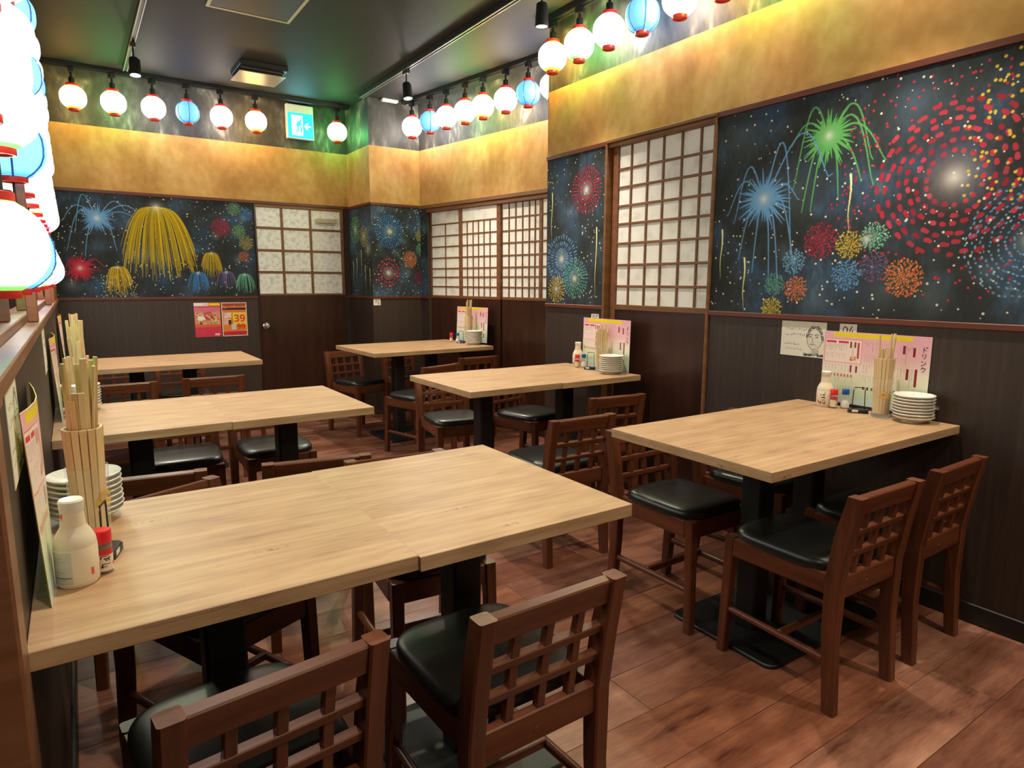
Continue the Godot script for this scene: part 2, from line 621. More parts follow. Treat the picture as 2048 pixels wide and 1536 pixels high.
# a few knots and pale cathedral figures drawn into the oak
func knots(im: Image):
	var r := RandomNumberGenerator.new()
	r.seed = 5
	for k in 5:
		var x := r.randi_range(60, 960)
		var y := r.randi_range(30, 480)
		for s in 24:
			dab(im, x + r.randi_range(-26, 26), y + r.randi_range(-3, 3), r.randf_range(1.0, 3.0), Color(0.36, 0.27, 0.2, 0.14))
		dab(im, x, y, 3.5, Color(0.4, 0.28, 0.2, 0.5))
	for k in 3:
		var x := r.randi_range(200, 860)
		var y := r.randi_range(80, 440)
		for a in 9:
			var w := 14.0 + a * 9
			var pts := []
			for t in 21:
				var u := t / 10.0 - 1.0
				pts.append(Vector2(x + w * (1 - u * u) * 1.6 + r.randf_range(-1, 1) - a * 4, y + u * (5 + a * 2.2)))
			stroke(im, pts, 0.7, 0.7, Color(0.9, 0.8, 0.62, 0.12))
	for k in 16:
		var x := r.randi_range(30, 990)
		var y := r.randi_range(10, 500)
		var l := r.randi_range(30, 120)
		stroke(im, [Vector2(x, y), Vector2(x + l, y + r.randf_range(-3, 3))], 0.7, 0.4, Color(0.4, 0.32, 0.27, 0.3))


# =====================================================================
# painting: round dabs and strokes on an image
# =====================================================================
func dab(im: Image, x: float, y: float, r: float, c: Color, soft := false):
	r = maxf(0.6, snappedf(r, 0.25))
	var key := [r, c.to_rgba32(), soft]
	if not stamps.has(key):
		var n := int(ceil(r)) * 2 + 3
		var s := Image.create(n, n, false, Image.FORMAT_RGBA8)
		for j in n:
			for i in n:
				var d := Vector2(i - n / 2, j - n / 2).length()
				var a := clampf(r + 0.5 - d, 0, 1) if not soft else pow(clampf(1.0 - d / r, 0, 1), 1.6)
				s.set_pixel(i, j, Color(c.r, c.g, c.b, c.a * a))
		stamps[key] = s
	var s: Image = stamps[key]
	var n := s.get_width()
	if im.get_format() != Image.FORMAT_RGBA8: im.convert(Image.FORMAT_RGBA8)
	im.blend_rect(s, Rect2i(0, 0, n, n), Vector2i(int(round(x)) - n / 2, int(round(y)) - n / 2))


func stroke(im: Image, pts: Array, r0: float, r1: float, c: Color):
	var total := 0.0
	for i in pts.size() - 1: total += pts[i].distance_to(pts[i + 1])
	var run := 0.0
	for i in pts.size() - 1:
		var a: Vector2 = pts[i]
		var b: Vector2 = pts[i + 1]
		var l := a.distance_to(b)
		var step := maxf(0.8, minf(r0, r1) * 0.7)
		var n := maxi(1, int(l / step))
		for k in n:
			var t := float(k) / n
			var p := a.lerp(b, t)
			dab(im, p.x, p.y, lerpf(r0, r1, (run + l * t) / maxf(total, 0.001)), c)
		run += l


# a wall painting in metres: canvas of w by h, (0, 0) at its lower left
class Canvas:
	var im: Image
	var ppm: float
	var h: float
	func at(p: Vector2) -> Vector2:
		return Vector2(p.x * ppm, (h - p.y) * ppm)


func canvas(w: float, h: float, ppm: float, sd: int) -> Canvas:
	var c := Canvas.new()
	c.ppm = ppm
	c.h = h
	var W := int(w * ppm)
	var H := int(h * ppm)
	c.im = mixed(W, H, [[noise_bytes(W, H, 2, 2, sd, 3, 0.008), 0.9], [noise_bytes(W, H, 1, 2, sd + 1, 4, 0.05), 0.35]], [[0.0, rgb(38, 40, 40)], [0.4, rgb(48, 52, 52)], [0.6, rgb(54, 62, 70)], [0.85, rgb(60, 80, 100)], [1.0, rgb(88, 102, 112)]])
	c.im.convert(Image.FORMAT_RGBA8)
	return c


func p_dot(c: Canvas, p: Vector2, r: float, col: Color, soft := false):
	var q := c.at(p)
	dab(c.im, q.x, q.y, r * c.ppm, col, soft)


func p_stroke(c: Canvas, pts: Array, r0: float, r1: float, col: Color):
	stroke(c.im, pts.map(func(p): return c.at(p)), r0 * c.ppm, r1 * c.ppm, col)


func p_stars(c: Canvas, w: float, n: int, col := Color(0.86, 0.86, 0.74, 0.9)):
	for k in n:
		p_dot(c, Vector2(rng.randf() * w, rng.randf() * c.h), [0.0026, 0.0036, 0.005][rng.randi() % 3], col)


func p_haze(c: Canvas, p: Vector2, r: float, col := Color(0.62, 0.68, 0.7, 0.3)):
	p_dot(c, p, r, col, true)


func p_glow(c: Canvas, p: Vector2, r: float):
	p_dot(c, p, r * 1.5, Color(0.86, 0.87, 0.8, 0.6), true)
	p_dot(c, p, r * 0.7, Color(0.94, 0.93, 0.88, 0.6), true)


# spiky burst with drooping arcs
func p_burst(c: Canvas, p: Vector2, r: float, col: Color, arcs: Array):
	p_dot(c, p, r * 1.0, Color(col.r, col.g, col.b, 0.55), true)
	for k in 38:
		var a := TAU * k / 38.0 + rng.randf_range(-0.07, 0.07)
		var l := r * rng.randf_range(0.6, 1.05)
		p_stroke(c, [p, p + Vector2(cos(a), sin(a)) * l * 0.5, p + Vector2(cos(a) * l, sin(a) * l - 0.06 * l)], 0.0085, 0.0012, Color(col.r, col.g, col.b, 0.75))
	for s in arcs:      # [reach x, rise, drop]
		var pts := []
		for t in 15:
			var u := t / 14.0
			pts.append(p + Vector2(s[0] * pow(u, 0.8), s[1] * sin(PI * minf(u * 1.1, 1.0)) - s[2] * u * u))
		p_stroke(c, pts, 0.0045, 0.0028, Color(col.r, col.g, col.b, 0.5))
	p_glow(c, p, r * 0.32)


# concentric rings of dashes
func p_rings(c: Canvas, p: Vector2, r: float, col: Color, rings: int, dash: float, squash := 1.0, first := 0.3):
	p_dot(c, p, r * 0.9, Color(col.r, col.g, col.b, 0.16), true)
	for i in rings:
		var q := r * lerpf(first, 1.0, float(i) / maxi(1, rings - 1))
		var n := int(TAU * q / (dash * 1.15 * lerpf(0.6, 1.0, float(i) / rings)))
		for k in n:
			var a := TAU * (k + rng.randf_range(-0.22, 0.22)) / n
			var d := Vector2(cos(a) * squash, sin(a))
			var t := Vector2(-sin(a) * squash, cos(a))
			var s := dash * rng.randf_range(0.5, 1.0) * lerpf(0.5, 1.0, float(i) / rings)
			var b: Vector2 = p + d * q * rng.randf_range(0.96, 1.04)
			var cc := col.lightened(rng.randf_range(0.0, 0.12)).darkened(rng.randf_range(0.0, 0.25))
			p_stroke(c, [b - t * s * 0.3, b + t * s * 0.32 + d * s * 0.08], dash * 0.19, dash * 0.15, cc)
	p_glow(c, p, r * first * 0.95)


# rings of short radial dashes
func p_radial(c: Canvas, p: Vector2, r: float, col: Color, rings: int, squash := 1.0):
	p_dot(c, p, r * 0.9, Color(col.r, col.g, col.b, 0.3), true)
	for i in rings:
		var q0 := r * lerpf(0.35, 0.86, float(i) / maxi(1, rings - 1))
		var l := r * 0.5 / rings
		var n := int(TAU * q0 / (0.0125 + 0.009 * q0 / r))
		for k in n:
			var a := TAU * (k + rng.randf_range(-0.2, 0.2)) / n
			var d := Vector2(cos(a) * squash, sin(a))
			p_stroke(c, [p + d * (q0 - l * 0.4), p + d * (q0 + l * rng.randf_range(0.3, 0.7))], 0.0026, 0.0042, col.darkened(rng.randf_range(0, 0.25)))
	p_glow(c, p, r * 0.34)


func p_ball(c: Canvas, p: Vector2, r: float, col: Color, squash := 1.0):
	p_dot(c, p, r * 1.1, Color(col.r, col.g, col.b, 0.35), true)
	var n := int(190 * (r / 0.07) * (r / 0.07))
	for k in n:
		var q := r * sqrt((k + 0.5) / n)
		var a := k * 2.39996 + rng.randf_range(-0.2, 0.2)
		var d := Vector2(cos(a) * squash, sin(a))
		var b := p + d * q
		var g := rng.randf() * TAU
		p_stroke(c, [b, b + Vector2(cos(g), sin(g)) * 0.0042], 0.0031, 0.0028, col.darkened(rng.randf_range(0, 0.3)).lightened(rng.randf_range(0, 0.12)))


func p_willow(c: Canvas, p: Vector2, w: float, h: float, col: Color, n := 90):
	for k in n:
		var u := rng.randf_range(-1, 1)
		var reach := w * u
		var drop := h * rng.randf_range(0.62, 1.0) * (1.0 - 0.18 * u * u)
		var pts := []
		for t in 13:
			var s := t / 12.0
			pts.append(p + Vector2(reach * pow(s, 0.55), -drop * pow(s, 1.5) + 0.02 * sin(PI * s)))
		p_stroke(c, pts, rng.randf_range(0.002, 0.0055), 0.0022, Color(col.r, col.g, col.b, rng.randf_range(0.35, 0.85)).darkened(rng.randf_range(0, 0.35)))
	p_glow(c, p, w * 0.22)


func p_tail(c: Canvas, a: Vector2, b: Vector2):
	for t in 12:
		p_dot(c, a.lerp(b, t / 11.0), 0.018, Color(0.6, 0.6, 0.15, 0.10), true)
	var pts := []
	for t in 12:
		var u := t / 11.0
		pts.append(a.lerp(b, u) + Vector2(sin(u * 7.0) * 0.004, 0))
	p_stroke(c, pts, 0.005, 0.0012, Color(0.93, 0.92, 0.6, 0.45))
	p_stroke(c, pts.slice(0, 4), 0.0045, 0.002, Color(0.95, 0.94, 0.72, 0.7))


# =====================================================================
# the room. Every wall is built lying along its own x and facing its own z.
# =====================================================================
const FACE_LEFT := -PI / 2      # turn of a wall that runs along z and faces -x


func bands(w: Node3D, u0: float, u1: float, low: float, high: float, mural := true, wains := true):
	if wains:
		part("wainscot", slab(Vector3(u0, 0, -0.008), Vector3(u1, low, 0)), M.wainscot, w)
		part("lower_rail", slab(Vector3(u0, low, -0.008), Vector3(u1, low + 0.022, 0.012), 0.002), M.trim, w)
	if mural:
		part("upper_rail", slab(Vector3(u0, high - 0.024, -0.008), Vector3(u1, high, 0.012), 0.002), M.trim, w)
	part("plaster_band", slab(Vector3(u0, high, -0.008), Vector3(u1, 2.4186, 0.0)), M.gold, w)
	part("painted_band", slab(Vector3(u0, 2.4186, -0.008), Vector3(u1, CEIL, -0.0005)), M.grey, w)


func build_shell():
	# floor: slab, then boards 0.18 wide that run along x with staggered ends
	var f := structure("floor", "reddish brown wooden plank floor under the tables and chairs", "floor")
	part("subfloor", slab(Vector3(-2.6, -0.12, -0.3), Vector3(3.7, -0.004, 7.9)), M.gap, f)
	var r := RandomNumberGenerator.new()
	r.seed = 31
	var row := 0
	var z := -0.015 - 0.18 * 1
	while z < 7.8:
		var x := -0.14 - r.randf() * 0.9
		while x < 3.45:
			var l := 0.9
			var a := maxf(x, -0.14)
			var b := minf(x + l, 3.45)
			if b - a > 0.03:
				part("floor_board", box(Vector3(b - a - 0.0016, 0.012, 0.1784), 0.001), M.board[r.randi() % 6], f, Vector3((a + b) / 2, -0.006, z + 0.09))
			x += l
		z += 0.18
		row += 1
	# ceiling
	var c := structure("ceiling", "low black painted ceiling with colored light patches", "ceiling")
	part("ceiling_slab", slab(Vector3(-2.6, CEIL, -0.3), Vector3(3.7, CEIL + 0.12, 7.9)), M.ceiling, c)

	# back wall
	var w := structure("wall_back", "back wall with firework mural, ochre plaster band and dark wainscot", "wall")
	part("wall_core", slab(Vector3(-2.6, 0, -0.2), Vector3(2.5, CEIL, -0.008)), M.dark_room, w)
	part("wainscot", slab(Vector3(0, 0, -0.008), Vector3(1.495, 1.075, 0)), M.wainscot, w)
	part("lower_rail", slab(Vector3(0, 1.075, -0.008), Vector3(1.495, 1.097, 0.012), 0.002), M.trim, w)
	part("wainscot", slab(Vector3(2.308, 0, -0.008), Vector3(2.3687, 1.075, 0)), M.wainscot, w)
	part("lower_rail", slab(Vector3(2.308, 1.075, -0.008), Vector3(2.3687, 1.097, 0.012), 0.002), M.trim, w)
	part("upper_rail", slab(Vector3(0, 1.912, -0.008), Vector3(2.3687, 1.938, 0.014), 0.002), M.trim, w)
	part("plaster_band", slab(Vector3(0, 1.938, -0.008), Vector3(2.3687, 2.4186, 0)), M.gold, w)
	part("painted_band", slab(Vector3(0, 2.4186, -0.008), Vector3(2.3687, CEIL, -0.0005)), M.grey, w)
	M.wall_back = w

	# square pillar in the corner
	var p := structure("wall_pillar", "square corner pillar with mural, between back door and sliding doors", "pillar")
	part("pillar_core", slab(Vector3(2.377, 0, -0.2), Vector3(2.95, CEIL, 0.552)), M.dark_room, p)
	var side := Node3D.new()
	side.name = "side_face"
	p.add_child(side)
	side.position = Vector3(2.3687, 0, 0)
	side.rotation.y = FACE_LEFT
	bands(side, 0, 0.552, 1.075, 1.932)
	var front := Node3D.new()
	front.name = "front_face"
	p.add_child(front)
	front.position = Vector3(2.3687, 0, 0.56)
	bands(front, 0, 0.4875, 1.075, 1.928)
	M.pillar_side = side
	M.pillar_front = front

	# recessed wall behind the sliding doors
	var q := structure("wall_recess", "recessed slanting wall above the lattice sliding doors", "wall", Vector3(2.8562, 0, 0.56), FACE_LEFT + RA)
	part("wall_core", slab(Vector3(-0.1, 0, -0.25), Vector3(2.9, CEIL, -0.07)), M.dark_room, q)
	part("wall_core", slab(Vector3(-0.02, 1.86, -0.07), Vector3(2.9, CEIL, -0.008)), M.dark_room, q)
	part("wall_core", slab(Vector3(-0.02, 0, -0.07), Vector3(0.112, 1.9, -0.008)), M.dark_room, q)
	part("wainscot", slab(Vector3(0, 0, -0.008), Vector3(0.112, 1.075, 0)), M.wainscot, q)
	part("lower_rail", slab(Vector3(0, 1.075, -0.008), Vector3(0.112, 1.097, 0.012), 0.002), M.trim, q)
	bands(q, 0, 2.85, 1.075, 1.925, false, false)
	part("door_header", slab(Vector3(0, 1.892, -0.03), Vector3(2.85, 1.925, 0.022), 0.003), M.lattice, q)
	part("door_track", slab(Vector3(0.1, 1.858, -0.04), Vector3(2.85, 1.892, 0.008), 0.003), M.lattice, q)
	M.wall_recess = q

	# right wall, with the opening of the sliding door
	var t := structure("wall_right", "right wall with large firework mural over dark wood wainscot", "wall", Vector3(XR, 0, 0), FACE_LEFT)
	part("wall_core", slab(Vector3(2.705, 0, -0.16), Vector3(3.282, CEIL, -0.008)), M.dark_room, t)
	part("wall_core", slab(Vector3(2.705, 0, -0.95), Vector3(2.83, CEIL, -0.16)), M.dark_room, t)
	part("wall_core", slab(Vector3(4.056, 0, -0.16), Vector3(7.75, CEIL, -0.008)), M.dark_room, t)
	part("wall_core", slab(Vector3(3.282, 2.0, -0.16), Vector3(4.056, CEIL, -0.008)), M.dark_room, t)
	part("wall_core", slab(Vector3(3.2, 0, -0.22), Vector3(4.2, CEIL, -0.16)), M.dark_room, t)
	part("corner_bead", slab(Vector3(2.7005, 0, -0.16), Vector3(2.705, CEIL, 0.0)), M.gold, t)
	for e in [[2.7012, 3.282], [4.056, 7.75]]:
		part("wainscot", slab(Vector3(e[0], 0, -0.008), Vector3(e[1], 1.068, 0)), M.wainscot, t)
		part("lower_rail", slab(Vector3(e[0], 1.068, -0.008), Vector3(e[1], 1.09, 0.012), 0.002), M.trim, t)
		part("upper_rail", slab(Vector3(e[0], 2.004, -0.008), Vector3(e[1], 2.03, 0.012), 0.002), M.trim, t)
	part("door_header", slab(Vector3(3.28, 2.012, -0.06), Vector3(4.06, 2.03, 0.022), 0.003), M.lattice, t)
	part("door_header", slab(Vector3(3.28, 1.99, -0.06), Vector3(4.06, 2.012, 0.008), 0.003), M.lattice, t)
	part("door_jamb", slab(Vector3(3.278, 0, -0.06), Vector3(3.296, 2.012, 0.02), 0.003), M.lattice, t)
	part("door_jamb", slab(Vector3(3.296, 0, -0.06), Vector3(3.345, 2.0, -0.026), 0.003), M.rail, t)
	part("door_jamb", slab(Vector3(4.046, 0, -0.06), Vector3(4.062, 2.012, 0.014), 0.003), M.lattice, t)
	part("plaster_band", slab(Vector3(2.7012, 2.03, -0.008), Vector3(7.75, 2.425, 0)), M.gold, t)
	part("painted_band", slab(Vector3(2.7012, 2.425, -0.008), Vector3(7.75, CEIL, -0.0005)), M.grey, t)
	M.wall_right = t
	var bb := structure("baseboard_right", "low black baseboard along the foot of the right wall", "baseboard", Vector3(XR, 0, 0), FACE_LEFT)
	part("baseboard_strip", slab(Vector3(4.07, 0, 0), Vector3(7.75, 0.075, 0.012), 0.003), M.baseboard, bb)

	# walls that close the room where the photograph does not look
	var far := structure("wall_far", "plain brown wall of the aisle beyond the lattice partition", "wall")
	part("wall_core", slab(Vector3(-2.6, 0, -0.2), Vector3(-2.45, CEIL, 7.8)), M.dark_room, far)
	var fr := structure("wall_front", "plain brown wall closing the room at the viewer's back", "wall")
	part("wall_core", slab(Vector3(-2.6, 0, 7.65), Vector3(3.5, CEIL, 7.8)), M.dark_room, fr)


func hang(c: Canvas, wall: Node3D, u0: float, y0: float, w: float):
	part("mural", sheet(Vector3(u0, y0, -0.007), Vector3(w, 0, 0), Vector3(0, c.h, 0), 0.0075), picture("mural_paint", c.im, 0.75, 0.3), wall)


func build_murals():
	rng.seed = 3
	var white := Color(0.88, 0.87, 0.76, 0.95)
	var red := rgb(186, 44, 64)
	var blue := rgb(104, 158, 208)
	var green := rgb(98, 178, 96)
	# right wall, the large one: u from 4.062
	var o := Vector2(4.062, 1.09)
	var c := canvas(1.9, 0.914, 620, 301)
	for h in [[4.5, 1.62, 0.2], [4.9, 1.2, 0.16], [5.06, 1.18, 0.13], [4.62, 1.15, 0.12], [4.46, 1.36, 0.09], [5.25, 1.27, 0.09], [4.95, 1.88, 0.16], [4.2, 1.9, 0.18]]:
		p_haze(c, Vector2(h[0], h[1]) - o, h[2], Color(0.5, 0.58, 0.62, 0.34))
	for h in [[4.3, 1.95], [4.55, 1.72], [4.7, 1.6], [4.95, 1.9], [4.4, 1.25], [4.75, 1.2]]:
		p_haze(c, Vector2(h[0], h[1]) - o, 0.2, Color(0.22, 0.36, 0.55, 0.3))
	p_stars(c, 1.9, 420, white)
	p_burst(c, Vector2(4.626, 1.826) - o, 0.125, green, [[-0.18, 0.07, 0.02], [-0.15, 0.16, 0.2], [0.19, 0.13, 0.12], [0.2, 0.1, 0.22], [0.24, 0.05, 0.13], [0.06, 0.0, 0.26], [-0.1, 0.02, 0.3], [0.15, 0.0, 0.2], [-0.06, 0.0, 0.3]])
	p_burst(c, Vector2(4.335, 1.604) - o, 0.145, blue, [[-0.2, 0.1, 0.06], [-0.16, 0.17, 0.1], [0.16, 0.28, 0.26], [0.32, 0.24, -0.07], [0.18, 0.06, 0.02], [0.05, 0.0, 0.38], [0.17, 0.05, 0.3], [-0.12, 0.02, 0.27], [0.1, 0.0, 0.42], [-0.04, 0.0, 0.33]])
	p_rings(c, Vector2(5.11, 1.601) - o, 0.262, red, 6, 0.046, 1.0, 0.36)
	for k in 260:
		var a := rng.randf() * TAU
		p_dot(c, Vector2(5.11, 1.601) - o + Vector2(cos(a), sin(a)) * rng.randf_range(0.27, 0.46), 0.005, red)
	for k in 150:
		p_dot(c, Vector2(5.34 + rng.randf_range(-0.2, 0.25), 1.75 + rng.randf_range(-0.25, 0.25)) - o, 0.0055, rgb(214, 176, 60))
	p_rings(c, Vector2(5.36, 1.37) - o, 0.19, blue, 7, 0.018, 1.0, 0.25)
	p_rings(c, Vector2(5.7, 1.7) - o, 0.24, rgb(214, 176, 60), 6, 0.03)
	p_ball(c, Vector2(4.621, 1.406) - o, 0.074, rgb(172, 36, 56))
	p_ball(c, Vector2(4.853, 1.294) - o, 0.06, rgb(92, 84, 122))
	p_ball(c, Vector2(4.745, 1.263) - o, 0.064, rgb(92, 148, 200))
	p_ball(c, Vector2(4.847, 1.411) - o, 0.054, rgb(112, 186, 152))
	p_glow(c, Vector2(4.815, 1.4) - o, 0.03)
	p_ball(c, Vector2(4.746, 1.383) - o, 0.056, rgb(216, 182, 52))
	p_ball(c, Vector2(4.968, 1.25) - o, 0.073, rgb(222, 122, 62))
	p_ball(c, Vector2(4.504, 1.323) - o, 0.054, rgb(110, 168, 206))
	p_ball(c, Vector2(4.416, 1.224) - o, 0.05, rgb(92, 158, 124))
	p_ball(c, Vector2(4.523, 1.205) - o, 0.056, rgb(226, 122, 70))
	p_ball(c, Vector2(4.408, 1.113) - o, 0.054, rgb(218, 186, 52))
	p_tail(c, Vector2(4.731, 1.661) - o, Vector2(4.74, 1.43) - o)
	p_tail(c, Vector2(4.115, 1.481) - o, Vector2(4.116, 1.25) - o)
	p_tail(c, Vector2(4.25, 1.344) - o, Vector2(4.257, 1.11) - o)
	p_stars(c, 1.9, 110, white)
	hang(c, M.wall_right, 4.062, 1.09, 1.9)
	part("dark_paint_band", slab(Vector3(5.962, 1.09, -0.008), Vector3(7.75, 2.004, 0)), M.grey, M.wall_right)
	# right wall, the narrow one beside the sliding door
	o = Vector2(2.7012, 1.09)
	c = canvas(0.579, 0.914, 560, 311)
	for h in [[2.85, 1.95, 0.18], [3.0, 1.5, 0.15], [3.2, 1.65, 0.14]]:
		p_haze(c, Vector2(h[0], h[1]) - o, h[2], Color(0.25, 0.42, 0.58, 0.35))
	p_stars(c, 0.58, 150, white)
	p_radial(c, Vector2(3.094, 1.782) - o, 0.15, red, 4)
	p_radial(c, Vector2(2.861, 1.379) - o, 0.16, blue, 3)
	p_radial(c, Vector2(2.995, 1.254) - o, 0.135, rgb(104, 182, 160), 4)
	p_radial(c, Vector2(2.811, 1.188) - o, 0.095, rgb(222, 178, 50), 4)
	p_tail(c, Vector2(2.755, 1.799) - o, Vector2(2.75, 1.5) - o)
	p_tail(c, Vector2(3.195, 1.553) - o, Vector2(3.192, 1.14) - o)
	hang(c, M.wall_right, 2.7012, 1.09, 0.579)
	# back wall
	o = Vector2(0, 1.097)
	c = canvas(1.495, 0.815, 600, 321)
	for h in [[0.55, 1.45, 0.2], [1.08, 1.62, 0.16], [0.3, 1.2, 0.14], [0.75, 1.25, 0.2], [1.3, 1.75, 0.1]]:
		p_haze(c, Vector2(h[0], h[1]) - o, h[2], Color(0.2, 0.38, 0.6, 0.4))
	for h in [[1.17, 1.62, 0.06], [1.34, 1.42, 0.05], [1.4, 1.78, 0.05], [0.1, 1.2, 0.09]]:
		p_haze(c, Vector2(h[0], h[1]) - o, h[2], Color(0.6, 0.66, 0.66, 0.5))
	p_stars(c, 1.495, 330, white)
	p_burst(c, Vector2(0.306, 1.72) - o, 0.135, blue, [[-0.24, 0.1, 0.03], [-0.16, 0.2, 0.12], [0.34, 0.1, -0.05], [0.31, 0.06, 0.01], [0.22, 0.12, -0.08], [0.12, 0.05, 0.25], [-0.22, 0.1, 0.26], [-0.1, 0.0, 0.3]])
	p_willow(c, Vector2(0.729, 1.83) - o, 0.29, 0.62, rgb(218, 184, 36), 130)
	p_burst(c, Vector2(0.164, 1.328) - o, 0.12, red, [[-0.13, 0.04, 0.06], [0.17, 0.07, -0.02], [0.14, 0.04, 0.02], [-0.1, 0.06, -0.02]])
	p_willow(c, Vector2(0.418, 1.34) - o, 0.1, 0.24, rgb(208, 172, 50), 40)
	p_willow(c, Vector2(1.129, 1.47) - o, 0.09, 0.22, rgb(214, 178, 46), 40)
	p_willow(c, Vector2(1.01, 1.3) - o, 0.09, 0.18, rgb(76, 138, 200), 34)
	p_willow(c, Vector2(1.24, 1.31) - o, 0.09, 0.16, rgb(112, 106, 150), 26)
	p_willow(c, Vector2(1.39, 1.29) - o, 0.09, 0.17, rgb(112, 186, 152), 34)
	p_ball(c, Vector2(1.331, 1.855) - o, 0.058, rgb(110, 160, 110))
	p_ball(c, Vector2(1.43, 1.815) - o, 0.058, rgb(72, 124, 184))
	p_ball(c, Vector2(1.215, 1.69) - o, 0.08, rgb(170, 30, 50))
	p_ball(c, Vector2(1.361, 1.663) - o, 0.058, rgb(112, 158, 84))
	p_ball(c, Vector2(1.418, 1.566) - o, 0.06, rgb(176, 160, 74))
	p_ball(c, Vector2(1.391, 1.451) - o, 0.046, rgb(200, 98, 54))
	for k in 120:
		p_dot(c, Vector2(0.42 + rng.randf_range(-0.13, 0.13), 1.2 + rng.randf_range(-0.1, 0.08)) - o, 0.0032, rgb(212, 196, 110))
	hang(c, M.wall_back, 0, 1.097, 1.495)
	# pillar, side and front
	o = Vector2(0, 1.097)
	c = canvas(0.56, 0.811, 420, 331)
	p_haze(c, Vector2(0.14, 0.2), 0.2, Color(0.2, 0.36, 0.58, 0.4))
	p_haze(c, Vector2(0.47, 0.43), 0.11, Color(0.8, 0.8, 0.62, 0.7))
	p_stars(c, 0.56, 90, white)
	p_radial(c, Vector2(0.17, 1.714) - o, 0.13, rgb(128, 190, 104), 3)
	p_radial(c, Vector2(0.382, 1.643) - o, 0.1, rgb(210, 188, 80), 3)
	for t in [[0.09, 1.42], [0.18, 1.45], [0.3, 1.52], [0.39, 1.38], [0.5, 1.35]]:
		p_tail(c, Vector2(t[0], t[1]) - o, Vector2(t[0] + 0.005, t[1] - 0.23) - o)
	hang(c, M.pillar_side, 0, 1.097, 0.56)
	o = Vector2(2.3687, 1.097)
	c = canvas(0.4875, 0.807, 520, 341)
	for h in [[2.45, 1.55, 0.06], [2.68, 1.6, 0.08], [2.72, 1.32, 0.07], [2.6, 1.5, 0.07]]:
		p_haze(c, Vector2(h[0], h[1]) - o, h[2], Color(0.45, 0.56, 0.6, 0.5))
	p_stars(c, 0.4875, 120, white)
	p_radial(c, Vector2(2.545, 1.683) - o, 0.165, rgb(74, 140, 204), 5, 0.92)
	p_rings(c, Vector2(2.524, 1.311) - o, 0.122, rgb(196, 36, 58), 3, 0.03, 0.88, 0.45)
	p_ball(c, Vector2(2.742, 1.437) - o, 0.08, rgb(206, 112, 62), 0.85)
	p_ball(c, Vector2(2.846, 1.655) - o, 0.055, rgb(150, 152, 70), 0.8)
	p_ball(c, Vector2(2.846, 1.535) - o, 0.055, rgb(80, 146, 112), 0.8)
	p_ball(c, Vector2(2.84, 1.27) - o, 0.062, rgb(112, 20, 50), 0.9)
	p_stars(c, 0.4875, 60, white)
	hang(c, M.pillar_front, 0, 1.097, 0.4875)
	c = canvas(0.112, 0.8, 420, 351)
	p_haze(c, Vector2(0.06, 0.62), 0.09, Color(0.4, 0.6, 0.62, 0.6))
	p_stars(c, 0.112, 22, white)
	hang(c, M.wall_recess, 0, 1.097, 0.112)


# lattice screen: panes between bars at us and ys, frame around them, on the plane z = at
func lattice(o: Node3D, us: Array, ys: Array, at: float, bar: float, paper: Material, skip := []):
	for i in us.size() - 1:
		for j in ys.size() - 1:
			part("paper_pane", box(Vector3(us[i + 1] - us[i] - 0.001, ys[j + 1] - ys[j] - 0.001, 0.003)), paper, o, Vector3((us[i] + us[i + 1]) / 2, (ys[j] + ys[j + 1]) / 2, at))
	var w: float = us[-1] - us[0]
	var h: float = ys[-1] - ys[0]
	for i in range(1, us.size() - 1):
		if i in skip:
			var y1: float = ys[-2]
			part("upright_bar", box(Vector3(bar, y1 - ys[0], 0.009), 0.0012), M.lattice, o, Vector3(us[i], (ys[0] + y1) / 2, at + 0.0035))
		else:
			part("upright_bar", box(Vector3(bar, h, 0.009), 0.0012), M.lattice, o, Vector3(us[i], ys[0] + h / 2, at + 0.0035))
	for j in range(1, ys.size() - 1):
		part("cross_bar", box(Vector3(w, bar, 0.009), 0.0012), M.lattice, o, Vector3(us[0] + w / 2, ys[j], at + 0.004))


func frame(o: Node3D, u0: float, u1: float, y0: float, y1: float, w: float, at: float, depth: float):
	part("stile", slab(Vector3(u0, 0, at - depth), Vector3(u0 + w, y1, at), 0.002), M.lattice, o)
	part("stile", slab(Vector3(u1 - w, 0, at - depth), Vector3(u1, y1, at), 0.002), M.lattice, o)
	part("top_rail", slab(Vector3(u0 + w, y1 - w, at - depth), Vector3(u1 - w, y1, at), 0.002), M.lattice, o)
	part("middle_rail", slab(Vector3(u0 + w, y0 - w, at - depth), Vector3(u1 - w, y0, at), 0.002), M.lattice, o)


